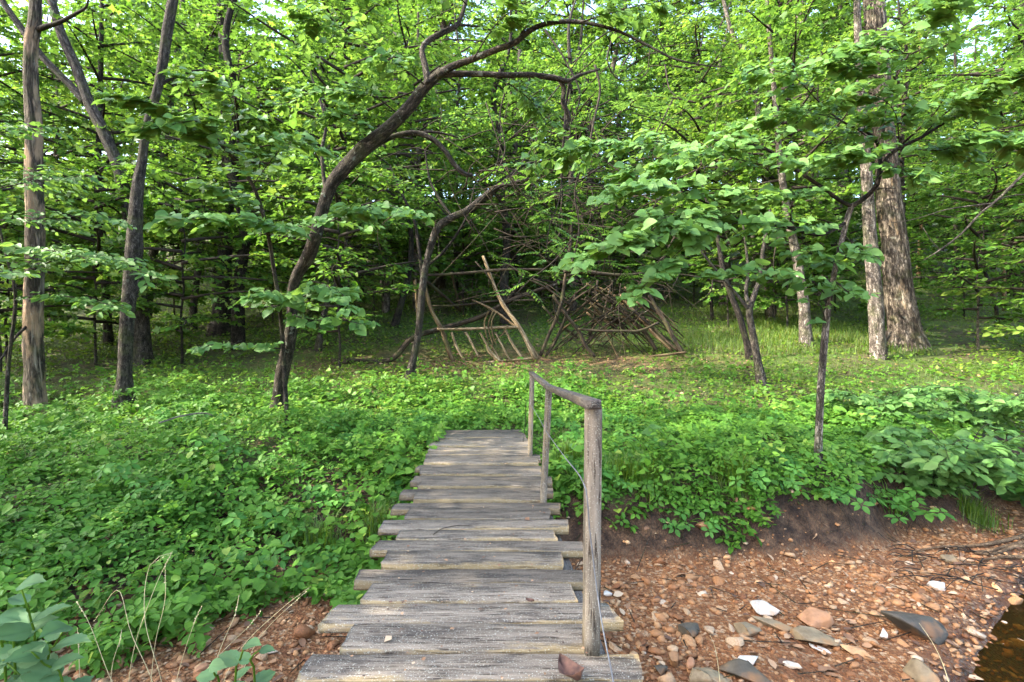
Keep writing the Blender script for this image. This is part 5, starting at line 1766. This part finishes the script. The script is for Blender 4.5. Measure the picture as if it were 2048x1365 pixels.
tag(obj('herb_cover', mb.mesh('herb_cover'), M_FERN), 'low mixed herbs over the forest floor', kind='stuff')


def grass(n, sampler, hgt, w, prob, tone, name, label):
    x, y = sampler(n)
    k = ru.random(len(x)) < prob(x, y)
    x, y = x[k], y[k]
    n = len(x)
    b = np.stack([x, y, ground_z(x, y) - 0.01], -1)
    h = hgt * ru.uniform(0.4, 1.2, n)
    az = ru.uniform(0, 2 * np.pi, n)
    ld = np.stack([np.cos(az), np.sin(az), np.zeros(n)], -1)
    sd = np.stack([-np.sin(az), np.cos(az), np.zeros(n)], -1) * (w * ru.uniform(0.6, 1.2, n))[:, None]
    ln = ru.uniform(0.15, 0.8, n)[:, None]
    m = b + UP * (h * 0.6)[:, None] + ld * ln * (h * 0.35)[:, None]
    t = b + UP * (h * ru.uniform(0.7, 1.0, n))[:, None] + ld * ln * (h * 1.0)[:, None]
    V = np.stack([b - sd, b + sd, m + sd * 0.8, m - sd * 0.8, t], 1).reshape(-1, 3)
    o = np.arange(n)[:, None] * 5
    mb_ = MB()
    mb_.add(V, [o + np.array([[0, 1, 2, 3]]), o + np.array([[3, 2, 4]])], rnd=np.repeat(np.clip(ru.normal(tone, 0.2, n), 0, 1), 5))
    return tag(obj(name, mb_.mesh(name), M_FERN), label, kind='stuff')


grass(80000, lambda n: in_view_samples(n, 8.3, 26, 1.0), 0.15, 0.004,
      lambda x, y: np.clip(2.4 * (fbm(x * 0.45, y * 0.45, 21.0, 3) - 0.36), 0.03, 1) * (1 - 0.9 * np.exp(-(((x - 0.2) / 4.0) ** 2 + ((y - 12.5) / 0.9) ** 2))), 0.42, 'grass', 'short olive grass on the forest floor')
grass(26000, lambda n: (ru.uniform(3.0, 11, n), ru.uniform(13.2, 20, n)), 0.27, 0.005,
      lambda x, y: np.clip(3 * (fbm(x * 0.5, y * 0.5, 33.0, 3) - 0.33), 0, 1), 0.62, 'tall_grass', 'pale tall grass in the clearing beyond the shelter')
grass(2600, lambda n: (lambda c: (c[:, 0] + ru.normal(0, 0.10, n), c[:, 1] + ru.normal(0, 0.08, n)))(np.array([[1.28, 5.75], [-1.95, 5.15], [1.55, 5.7], [-1.4, 5.4], [5.6, 6.2], [0.7, 6.3], [2.5, 5.75]])[ru.integers(0, 7, n)]), 0.34, 0.004,
      lambda x, y: np.ones(len(x)), 0.5, 'grass_tuft', 'grass tufts growing at the lip of the bank')

# fallen leaves
x, y = in_view_samples(16000, 3.2, 16, 1.0)
t = bank_t(x, y)
lit_p = 0.18 + 0.9 * np.exp(-(((x - 0.2) / 4.5) ** 2 + ((y - 12.4) / 1.0) ** 2)) + 0.9 * np.exp(-(((x + 8.7) / 1.5) ** 2 + ((y - 9.5) / 0.9) ** 2)) + 0.4 * np.exp(-(((x - 5) / 3) ** 2 + ((y - 10.5) / 1.4) ** 2))
k = (ru.random(len(x)) < lit_p) & ~((np.abs(x + 0.3) < 0.7) & (y < 7.6)) & (ground_z(x, y) > WATER_Z)
x, y = x[k], y[k]
n_ = len(x)
mb = MB()
add_leaves(mb, (np.stack([x, y, ground_z(x, y) + ru.uniform(0.004, 0.03, n_)], -1), np.stack([ru.normal(0, 1, n_), ru.normal(0, 1, n_), ru.normal(0, 0.2, n_)], -1),
                UP + ru.normal(0, 0.3, (n_, 3)), ru.uniform(0.04, 0.10, n_), ru.random(n_)), 'ovate')
tag(obj('leaf_litter', mb.mesh('leaf_litter'), M_LITTER), 'brown fallen leaves scattered over soil and gravel', kind='stuff')

# ------------------------------------------------------------------ plants that stand out on the bank


def bank_plant(label, px, py, Y, nst, size, spread, hgt, n5=5, mat=M_CREEP, mat1=M_CREEP_ONE, group=None, name='creeper_plant', kind='ovate', tone=0.55, drop=0.0):
    c = P(px, py, Y)
    c[2] = float(ground_z(c[0], c[1]))
    root = thing(name, label, 'plant', c, group)
    Ls = []
    mb_ = MB()
    for i in range(nst):
        az = ru.uniform(0, 2 * np.pi)
        r_ = spread * math.sqrt(ru.random())
        top = c + np.array([r_ * math.cos(az), r_ * math.sin(az) - drop * 0.5, hgt * ru.uniform(0.35, 1.0) - drop * ru.random()])
        g_ = float(ground_z(top[0], top[1])) + 0.02
        top[2] = max(top[2], g_)
        tube(mb_, [c + np.array([0.2 * r_ * math.cos(az), 0.2 * r_ * math.sin(az), 0]), (c + top) / 2 + np.array([0, 0, 0.25 * hgt]), top], [0.004, 0.003, 0.002], 4, 6)
        nr = norm(UP + np.array([0, -0.35, 0]) + ru.normal(0, 0.25, 3))
        u = norm(np.cross(nr, np.array([1.0, 0.3, 0])))
        v = np.cross(nr, u)
        a0 = ru.uniform(0, 6.28)
        sz = size * ru.uniform(0.75, 1.15)
        for q in range(n5):
            a = a0 + 2 * np.pi * (0.85 if n5 >= 5 else 0.66) * (q / max(1, n5 - 1) - 0.5)
            d = math.cos(a) * u + math.sin(a) * v - nr * 0.15
            Ls.append((top[None] + 0.015 * d, d[None], (nr + ru.normal(0, 0.1, 3))[None], np.array([sz * (1 - 0.3 * abs(q - (n5 - 1) / 2) / max(1, (n5 - 1) / 2))]), np.array([np.clip(tone + ru.normal(0, 0.12), 0, 1)])))
    o = obj('stems', mb_.mesh('stems'), M_CREEP, root)
    o['kind'] = 'stuff'
    leaf_parts(root, cat(Ls), kind, mat, mat1, 300)
    return root


bank_plant('five fingered creeper plant overhanging the bare bank below the thin sapling', 1660, 985, 5.75, 14, 0.12, 0.34, 0.16, drop=0.1)
bank_plant('broad five leaflet creeper plant beside the near bridge post', 1235, 1075, 5.6, 10, 0.11, 0.28, 0.22)
bank_plant('creeper plant drooping down the clay near the bridge rail', 1370, 1075, 5.45, 11, 0.10, 0.26, 0.16, drop=0.16)
bank_plant('bushy creeper plant at the bank lip with the grass tuft', 1520, 1035, 5.7, 15, 0.11, 0.36, 0.2, drop=0.06)
bank_plant('dark leafed plant overhanging the undercut bank past the sapling', 1790, 960, 6.0, 22, 0.15, 0.5, 0.34, tone=0.4, drop=0.05)
bank_plant('large leaf plant reaching out over the washed roots', 1930, 900, 6.6, 24, 0.16, 0.6, 0.42, tone=0.4)
bank_plant('pale wide five leaflet plant low on the slope beside the deck', 640, 1150, 4.9, 9, 0.10, 0.22, 0.18)
bank_plant('tall bushy plant halfway up the slope with larger leaves', 430, 985, 6.3, 18, 0.13, 0.3, 0.42, tone=0.45)
bank_plant('small creeper plant by the mossy stone under the deck edge', 590, 1100, 5.2, 10, 0.11, 0.26, 0.2)
bank_plant('upright glossy oval leafed plant beyond the rail', 1275, 975, 6.2, 16, 0.10, 0.34, 0.4, n5=3, tone=0.6)
bank_plant('big dull rounded leaf plant among creepers beyond the rail', 1310, 935, 6.6, 9, 0.18, 0.3, 0.4, n5=1, mat=M_REDBUD, mat1=M_REDBUD_ONE, kind='heart', tone=0.3)
bank_plant('pair of broad round leaves between middle and near posts', 1140, 930, 6.0, 4, 0.15, 0.16, 0.36, n5=1, mat=M_REDBUD, mat1=M_REDBUD_ONE, kind='heart', tone=0.3)
BANK_ROWS = []
for k in range(46):
    # more of the same along the whole bank
    for _ in range(50):
        x_ = ru.uniform(-6.5, 6.5)
        y_ = ru.uniform(4.4, 8.5)
        if float(cover_prob(np.array(x_), np.array(y_))) > 0.5 and abs(x_ + 0.3) > 0.75 and abs(x_) < y_:
            break
    r_ = bank_plant('creeper plant with spread five leaflet hands on the grown over bank', 1024 + F * x_ / y_, 682, y_, int(ru.integers(5, 11)), ru.uniform(0.09, 0.13), 0.25, ru.uniform(0.12, 0.35), group='creeper plants rooted over the bank', tone=ru.uniform(0.4, 0.62))
    BANK_ROWS.append((r_, x_, y_, 'five leaflet creeper'))
label_by_place(BANK_ROWS, 'before')

# leafy shrub on the right slope
for lab, px, py, Y, nb_, L_, ls_ in (('low broad leafed shrub spreading over the slope below the oak', 1920, 850, 6.6, 16, 0.95, 0.15),
                                     ('smaller broad leafed shrub between sapling and oak', 1760, 800, 8.0, 12, 0.8, 0.13),
                                     ('tall broad leafed shrub higher up behind the spreading shrub', 1965, 790, 8.2, 18, 1.1, 0.14),
                                     ('dense broad leafed shrub on the bank lip beside the drooping creeper', 1860, 905, 6.3, 15, 0.7, 0.13),
                                     ('dark broad leafed shrub at the view edge above the roots', 2060, 860, 7.0, 14, 1.0, 0.15)):
    c = P(px, py, Y)
    c[2] = float(ground_z(c[0], c[1]))
    root = thing('broadleaf_shrub', lab, 'shrub', c)
    br = []
    for i in range(nb_):
        az = 6.28 * i / nb_ + ru.normal(0, 0.2)
        d = np.array([math.cos(az), math.sin(az), 0])
        L1 = L_ * ru.uniform(0.6, 1.1)
        hh = ru.uniform(0.25, 0.75)
        br.append((np.array([c, c + d * L1 * 0.4 + UP * hh * 0.8, c + d * L1 * 0.75 + UP * hh, c + d * L1 + UP * hh * 0.85]), 10, 6, 0.34, ls_, 0.42))
    Lf, wmb = branch_sprays(br, ru, wood_r=0.004)
    o = obj('twigs', wmb.mesh('twigs', True), M_TWIG, root)
    o['kind'] = 'stuff'
    leaf_parts(root, Lf, 'ovate', M_REDBUD, M_REDBUD_ONE, 150)

# the weeds at the photographer's feet
for lab, stems, size, npl in (
        ('tall grey green weed with toothed leaves on the near bank', [((60, 1420), (70, 1320), (62, 1240), (40, 1170)), ((100, 1430), (95, 1340), (110, 1290), (135, 1250)), ((20, 1430), (10, 1330), (-10, 1260), (-20, 1200)), ((140, 1440), (130, 1380), (90, 1330), (60, 1300)), ((40, 1440), (30, 1330), (20, 1250), (0, 1230)), ((0, 1440), (-20, 1380), (0, 1320), (40, 1350))], 0.20, 11),
        ('pale broad leaved weed beside the nearest plank ends', [((470, 1440), (470, 1370), (480, 1320), (490, 1290)), ((440, 1440), (440, 1390), (430, 1350), (420, 1330)), ((500, 1440), (510, 1370), (500, 1320), (520, 1300))], 0.13, 6)):
    Yw = 2.25
    root = thing('near_weed', lab, 'plant', P(stems[0][0][0], stems[0][0][1], Yw))
    mb = MB()
    Ls = []
    for st_ in stems:
        pv = np.array([P(x_, y_, Yw - 0.05 * i) for i, (x_, y_) in enumerate(st_)])
        pv[0][2] = float(ground_z(pv[0][0], pv[0][1])) if pv[0][2] > float(ground_z(pv[0][0], pv[0][1])) else pv[0][2]
        tube(mb, pv, np.linspace(0.006, 0.003, len(pv)), 6, 20)
        q = smooth(pv, npl + 3)[3:]
        for i in range(npl):
            az = i * 2.4 + ru.normal(0, 0.3)
            d = np.array([math.cos(az), math.sin(az) * 0.6, ru.uniform(-0.1, 0.4)])
            Ls.append((q[i][None], d[None], (UP + np.array([0, -0.5, 0]) + ru.normal(0, 0.25, 3))[None], np.array([size * ru.uniform(0.6, 1.1) * (1 - 0.35 * i / npl)]), np.array([ru.random()])))
    obj('stem', mb.mesh('stem', True), M_FERN, root)
    leaf_parts(root, cat(Ls), 'broad', M_WEED, M_WEED_ONE, 90)

# dry grass stalks
STALK = [((330, 1400), (290, 1240), (300, 1130), (344, 1105)), ((315, 1400), (262, 1265), (236, 1180), (190, 1240)), ((255, 1400), (270, 1290), (312, 1170), (342, 1108)), ((300, 1400), (310, 1290), (330, 1200), (330, 1130)),
         ((345, 1400), (370, 1300), (395, 1230), (402, 1215)), ((410, 1400), (440, 1300), (470, 1230), (478, 1190)), ((440, 1400), (480, 1300), (560, 1220), (618, 1175)), ((470, 1400), (500, 1310), (540, 1250), (610, 1185)),
         ((235, 1400), (210, 1330), (180, 1250), (155, 1205)), ((220, 1400), (225, 1330), (240, 1280), (243, 1262)), ((160, 1400), (158, 1310), (155, 1260)), ((380, 1400), (430, 1320), (500, 1250), (520, 1225))]
for k, st_ in enumerate(STALK):
    Yw = 2.5 + 0.08 * (k % 5)
    pv = np.array([P(x_, y_, Yw + 0.04 * i) for i, (x_, y_) in enumerate(st_)])
    foot = pv[0].copy()
    foot[2] = float(ground_z(foot[0], foot[1]))
    mb = MB()
    tube(mb, np.vstack([foot, pv]), np.r_[0.002, np.linspace(0.002, 0.0009, len(pv))], 5, 24)
    root = thing('grass_stalk', 'thin dry straw stalk arching up from the near creek edge', 'grass stalk', foot, 'dry straw stalks at the near creek edge')
    obj('stem', mb.mesh('stem', True), M_STRAW, root)
    Ls = []
    tip, tip2 = pv[-1], pv[-2]
    d = norm(tip - tip2)
    for i in range(9):
        dd = norm(d + ru.normal(0, 0.25, 3))
        Ls.append(((tip - d * 0.012 * i)[None], dd[None], ru.normal(0, 1, (1, 3)), np.array([0.012]), np.array([0.9])))
    mb = MB()
    add_leaves(mb, cat(Ls), 'rhomb')
    obj('seed_head', mb.mesh('seed_head'), M_STRAW, root)
pv = np.array([P(1445, 1420, 2.9), P(1438, 1345, 3.0), P(1430, 1295, 3.05), P(1420, 1270, 3.05)])
mb = MB()
pv0 = pv[0].copy()
pv0[2] = float(ground_z(pv0[0], pv0[1]))
tube(mb, np.vstack([pv0, pv]), [0.002, 0.002, 0.002, 0.0015, 0.001], 5, 20)
tag(obj('grass_stalk', mb.mesh('grass_stalk', True), M_STRAW), 'single dry stalk standing before the dark slab stones', 'grass stalk')
pv = np.array([P(1905, 1420, 2.6), P(1890, 1340, 2.8), P(1865, 1285, 3.0), P(1838, 1246, 3.1)])
mb = MB()
pv0 = pv[0].copy()
pv0[2] = float(ground_z(pv0[0], pv0[1]))
tube(mb, np.vstack([pv0, pv]), [0.002, 0.002, 0.002, 0.0015, 0.001], 5, 20)
tag(obj('grass_stalk', mb.mesh('grass_stalk', True), M_STRAW), 'dry stalk leaning across the dark mossy boulder by the pool', 'grass stalk')

# ------------------------------------------------------------------ stones of the creek bed
import bmesh


def rock_verts(seed, sub=3, cuts=16):
    rg = np.random.default_rng(seed)
    bm = bmesh.new()
    bmesh.ops.create_icosphere(bm, subdivisions=sub, radius=1.0)
    V = np.array([v.co[:] for v in bm.verts])
    Fc = np.array([[v.index for v in f.verts] for f in bm.faces])
    bm.free()
    for _ in range(cuts):      # knock flat faces off
        n_ = norm(rg.normal(0, 1, 3))
        d_ = rg.uniform(0.30, 0.72)
        s_ = V @ n_
        V = V - np.where(s_ > d_, s_ - d_, 0)[:, None] * n_
    V = V * (1 + 0.02 * (fbm(V[:, 0] * 2 + seed, V[:, 1] * 2, V[:, 2] * 2, 2) - 0.5))[:, None]
    return V, Fc


BIG = [  # label, px, py, length px, height px, depth ratio, rot deg, tilt, material
    ('white chunky stone on top of the stone cluster', 1532, 1213, 54, 36, 0.8, 10, 0.1, M_STONE_WHITE),
    ('olive grey rounded stone at the front of the cluster', 1497, 1250, 56, 36, 0.8, -5, 0.0, M_STONE_GREY),
    ('small flat ochre stone under the olive grey stone', 1482, 1272, 34, 14, 0.7, 0, 0.0, M_STONE),
    ('long thin olive slab wedged under the white stone', 1545, 1245, 80, 18, 0.5, -28, 0.1, M_STONE_GREY),
    ('long ochre slab lying in the stone cluster', 1635, 1272, 100, 34, 0.55, -15, 0.1, M_STONE_GREY),
    ('rusty pink block beside the stone cluster', 1630, 1232, 62, 42, 0.9, 20, 0.0, M_STONE_RUST),
    ('big dark mossy boulder at the edge of the pool', 1825, 1240, 112, 60, 0.7, -35, 0.25, M_STONE_DARK),
    ('tan angular stone standing before the pool', 1843, 1340, 66, 72, 0.7, -60, 0.15, M_STONE_GREY),
    ('dark half buried stone in the open gravel', 1380, 1257, 44, 30, 0.9, 0, 0.0, M_STONE_DARK),
    ('olive slab stone lowest in the bed by the deck', 1420, 1350, 80, 50, 0.8, 20, 0.1, M_STONE_GREY),
    ('dark grey long slab beside the olive slab', 1490, 1340, 110, 36, 0.45, -30, 0.1, M_STONE_DARK),
    ('orange wedge stone standing by the deck end', 1345, 1315, 34, 46, 0.6, 60, 0.4, M_STONE),
    ('tan wedge stone leaning on the orange wedge', 1380, 1325, 30, 40, 0.6, 70, 0.4, M_STONE_RUST),
    ('dark brown round stone beside the deck end', 1322, 1335, 30, 26, 0.9, 0, 0.0, M_STONE_DARK),
    ('white diamond shaped flake beside the dark boulder', 1768, 1263, 30, 30, 0.5, 50, 0.2, M_STONE_WHITE),
    ('white block near the black root mat', 1872, 1166, 32, 24, 0.8, -20, 0.1, M_STONE_WHITE),
    ('narrow white flake by the ochre slab', 1640, 1298, 42, 12, 0.5, -30, 0.1, M_STONE_WHITE),
    ('narrow white flake lowest in the gravel', 1585, 1328, 36, 18, 0.5, -40, 0.1, M_STONE_WHITE),
    ('white flat stone beside the dark slab', 1497, 1320, 46, 14, 0.6, 5, 0.0, M_STONE_WHITE),
    ('grey pointed stone under the bare roots', 1905, 1115, 40, 24, 0.6, -40, 0.2, M_STONE_GREY),
    ('ochre slab before the white diamond flake', 1715, 1300, 60, 22, 0.5, -40, 0.1, M_STONE),
    ('mossy brown stone wedged in the bank beside the deck', 670, 1182, 44, 28, 0.9, 0, 0.0, M_STONE_GREY),
    ('pinkish flat stone below the creepers across from the deck', 185, 1297, 44, 24, 0.6, 20, 0.2, M_STONE_RUST),
    ('pale tan stone in the gravel behind the straw stalks', 372, 1322, 24, 20, 0.8, 0, 0.0, M_STONE),
    ('rosy stone beside the pale tan stone', 402, 1335, 26, 22, 0.8, 30, 0.0, M_STONE_RUST),
    ('tan upright stone seen through the straw stalks', 238, 1322, 20, 24, 0.7, 0, 0.0, M_STONE),
    ('brown stone lodged in the clay bank above gravel', 1408, 1048, 36, 22, 0.7, 15, 0.0, M_STONE_RUST),
    ('white pebble cluster stone next to the deck post', 1215, 1185, 18, 12, 0.8, 0, 0.0, M_STONE_WHITE),
]
for k, (lab, px, py, lp, hp, dr, rot, tilt, mt) in enumerate(BIG):
    Y = ground_hit(px, py + hp * 0.4)
    V, Fc = rock_verts(500 + k)
    ext = V.max(0) - V.min(0)
    V = (V - (V.max(0) + V.min(0)) / 2) / ext
    Lx = lp / F * Y
    Hz = hp / F * Y
    # what is seen of a flat stone from above is partly its top, so its height is less than its height in pixels
    V = V * np.array([Lx, Lx * dr, Hz * 0.75])
    ct, st_ = math.cos(tilt), math.sin(tilt)
    V = V @ np.array([[ct, 0, -st_], [0, 1, 0], [st_, 0, ct]])
    ca, sa = math.cos(rad(rot)), math.sin(rad(rot))
    V[:, :2] = V[:, :2] @ np.array([[ca, sa], [-sa, ca]])
    xx = (px - 1024) / F * Y
    me = mesh_of('stone', V, [Fc])
    o = obj('stone', me, mt, None, loc=(xx, Y, float(ground_z(xx, Y)) + Hz * 0.20))
    tag(o, lab, 'stone')
ROCKS = []
for k in range(9):
    V, Fc = rock_verts(600 + k, 2, 12)
    V = V / np.abs(V).max() * np.array([1, 0.75, 0.5])
    me = mesh_of('stone', V, [Fc])
    me.materials.append(M_STONE)
    ROCKS.append(me)
n = 0
while n < 280:
    px, py = ru.uniform(1210, 2040), ru.uniform(1120, 1362)
    if n > 225:
        px, py = ru.uniform(20, 640), ru.uniform(1225, 1362)
    Y = ground_hit(px, py)
    xx = (px - 1024) / F * Y
    if bank_t(xx, Y) > 0.25 or float(ground_z(xx, Y)) < WATER_Z - 0.1:
        continue
    s = 0.5 * ru.lognormal(math.log(0.085), 0.38)
    o = bpy.data.objects.new('stone', ROCKS[int(ru.integers(9))])
    o.location = (xx, Y, float(ground_z(xx, Y)) + 0.12 * s)
    o.rotation_euler = (ru.normal(0, 0.3), ru.normal(0, 0.3), ru.uniform(0, 6.28))
    o.scale = (s, s * ru.uniform(0.7, 1.1), s * ru.uniform(0.6, 1.1))
    COL.objects.link(o)
    tag(o, 'loose angular ochre stone lying in the creek gravel', 'stone', 'loose stones in the creek bed')
    n += 1
# gravel
V0, F0 = rock_verts(700, 1, 4)
bm = bmesh.new()
bmesh.ops.create_icosphere(bm, subdivisions=1, radius=1.0)
V0 = np.array([v.co[:] for v in bm.verts])
F0 = np.array([[v.index for v in f.verts] for f in bm.faces])
bm.free()
if len(V0) > 12:
    bm = bmesh.new()
    bmesh.ops.create_icosphere(bm, subdivisions=0, radius=1.0) if False else None
    bm.free()
phi = (1 + 5 ** 0.5) / 2
V0 = norm(np.array([(-1, phi, 0), (1, phi, 0), (-1, -phi, 0), (1, -phi, 0), (0, -1, phi), (0, 1, phi), (0, -1, -phi), (0, 1, -phi), (phi, 0, -1), (phi, 0, 1), (-phi, 0, -1), (-phi, 0, 1)], float))
F0 = np.array([(0, 11, 5), (0, 5, 1), (0, 1, 7), (0, 7, 10), (0, 10, 11), (1, 5, 9), (5, 11, 4), (11, 10, 2), (10, 7, 6), (7, 1, 8), (3, 9, 4), (3, 4, 2), (3, 2, 6), (3, 6, 8), (3, 8, 9), (4, 9, 5), (2, 4, 11), (6, 2, 10), (8, 6, 7), (9, 8, 1)])
N_ = 20000
y = ru.uniform(2.6, 6.9, N_)
x = ru.uniform(-1.1, 1.1, N_) * y
t = bank_t(x, y)
k = (t < 0.15 + 0.85 * ru.random(N_) ** 3) & (ru.random(N_) < np.clip(2.4 * (fbm(x * 1.1, y * 1.1, 40.0, 3) - 0.22), 0.08, 1))
x, y = x[k], y[k]
n_ = len(x)
s = np.where(ru.random(n_) < 0.16, ru.lognormal(math.log(0.026), 0.3, n_), ru.lognormal(math.log(0.013), 0.45, n_))
Vv = V0[None] * ru.uniform(0.65, 1.3, (n_, 12, 1)) * (s[:, None] * np.stack([ru.uniform(0.8, 1.5, n_), ru.uniform(0.7, 1.1, n_), ru.uniform(0.35, 0.8, n_)], -1))[:, None]
az = ru.uniform(0, 6.28, n_)
ca, sa = np.cos(az)[:, None], np.sin(az)[:, None]
Vx = Vv[..., 0] * ca - Vv[..., 1] * sa
Vy = Vv[..., 0] * sa + Vv[..., 1] * ca
Vv = np.stack([Vx + x[:, None], Vy + y[:, None], Vv[..., 2] + (ground_z(x, y) + 0.2 * s)[:, None]], -1)
mb = MB()
mb.add(Vv.reshape(-1, 3), [(np.arange(n_)[:, None, None] * 12 + F0[None]).reshape(-1, 3)], rnd=np.repeat(np.clip(ru.beta(1.6, 1.9, n_), 0, 1), 12))
tag(obj('gravel', mb.mesh('gravel'), M_PEBBLE), 'small rusty gravel covering the creek bed', kind='stuff')

# roots washed out of the bank
RT = [[(2070, 1070), (2010, 1085), (1950, 1095), (1880, 1098), (1830, 1106)], [(2070, 1085), (2020, 1095), (1970, 1108), (1930, 1104), (1880, 1092)], [(2070, 1100), (2030, 1098), (1990, 1112), (1950, 1110)], [(2060, 1120), (2010, 1118), (1960, 1125)]]
for k, rp in enumerate(RT):
    pv = []
    for (x_, y_) in rp:
        Y = ground_hit(x_, y_)
        q = P(x_, y_, Y)
        q[2] = float(ground_z(q[0], q[1])) + 0.02
        pv.append(q)
    mb = MB()
    tube(mb, pv, np.linspace(0.028, 0.008, len(pv)), 8, 40, rough=0.2, seed=k)
    tag(obj('tree_root', mb.mesh('tree_root', True), M_ROOT), ['longest tan root trailing along the foot of the bank', 'tan root twisting just below the longest root', 'short tan root joining the twisted pair', 'lowest tan root above the black root mat'][k], 'root')
mb = MB()
for k in range(330):       # fine rootlets hanging in the undercut and the black mat by the water
    if k < 270:
        x_ = ru.uniform(0.8, 6.0)
        y_ = float(np.interp(x_, EX, EY)) + ru.uniform(0.3, 0.75)
        a0 = np.array([x_, y_, float(ground_z(x_, y_)) + 0.05])
        d = np.array([ru.normal(0, 0.12), -0.15, -0.2])
        r_ = 0.003
    else:
        x_, y_ = ru.uniform(3.7, 5.2), ru.uniform(4.6, 5.4)
        a0 = np.array([x_, y_, float(ground_z(x_, y_)) + 0.03])
        d = np.array([ru.uniform(-0.4, -0.1), ru.normal(-0.05, 0.1), 0])
        r_ = 0.006
    p2 = a0 + d
    p2[2] = max(p2[2], float(ground_z(p2[0], p2[1])) + 0.015)
    tube(mb, [a0, (a0 + p2) / 2 + ru.normal(0, 0.02, 3) + np.array([0, 0, 0.02]), p2], [r_, r_ * 0.8, r_ * 0.4], 4, 7)
tag(obj('rootlets', mb.mesh('rootlets', True), M_TWIG), 'dark fine rootlets in the undercut bank and by the pool', kind='stuff')

# crumbs of bark and leaf on the deck, twigs on the ground
n_ = 420
y = ru.uniform(1.75, 7.4, n_)
x = np.interp(y, [2, 7.6], [-0.18, -0.43]) + ru.uniform(-0.5, 0.5, n_)
mb = MB()
add_leaves(mb, (np.stack([x, y, np.full(n_, 0.016)], -1), np.stack([ru.normal(0, 1, n_), ru.normal(0, 1, n_), np.zeros(n_)], -1), UP + ru.normal(0, 0.2, (n_, 3)), ru.lognormal(math.log(0.012), 0.5, n_), ru.random(n_)), 'rhomb')
tag(obj('deck_litter', mb.mesh('deck_litter'), M_LITTER), 'crumbs of bark and leaf lying on the deck planks', kind='stuff')
x, y = in_view_samples(900, 3.2, 15, 1.0)
k = ~((np.abs(x + 0.3) < 0.8) & (y < 7.7)) & (ground_z(x, y) > WATER_Z)
x, y = x[k], y[k]
n_ = len(x)
A_ = np.stack([x, y, ground_z(x, y) + 0.02], -1)
az = ru.uniform(0, 6.28, n_)
ln_ = ru.lognormal(math.log(0.22), 0.5, n_)
B_ = A_ + np.stack([np.cos(az) * ln_, np.sin(az) * ln_, np.zeros(n_)], -1)
B_[:, 2] = ground_z(B_[:, 0], B_[:, 1]) + 0.03
mb = MB()
sticks(mb, A_, B_, 0.006, 0.003)
tag(obj('twig_litter', mb.mesh('twig_litter'), M_STICK_DARK), 'fallen twigs scattered over bank and creek bed', kind='stuff')

# dead stick on the left slope
mb = MB()
q0, q1 = P(318, 918, 7.0), P(408, 856, 7.6)
for q in (q0, q1):
    q[2] = float(ground_z(q[0], q[1])) + 0.30
tube(mb, [q0, (q0 + q1) / 2 + np.array([0, 0, 0.03]), q1, q1 + np.array([0.12, 0.02, -0.04])], [0.012, 0.014, 0.012, 0.006], 7, 16, rough=0.15)
tag(obj('dead_stick', mb.mesh('dead_stick', True), M_TWIG_PALE), 'dead forked stick lying over the creepers on the slope', 'stick')
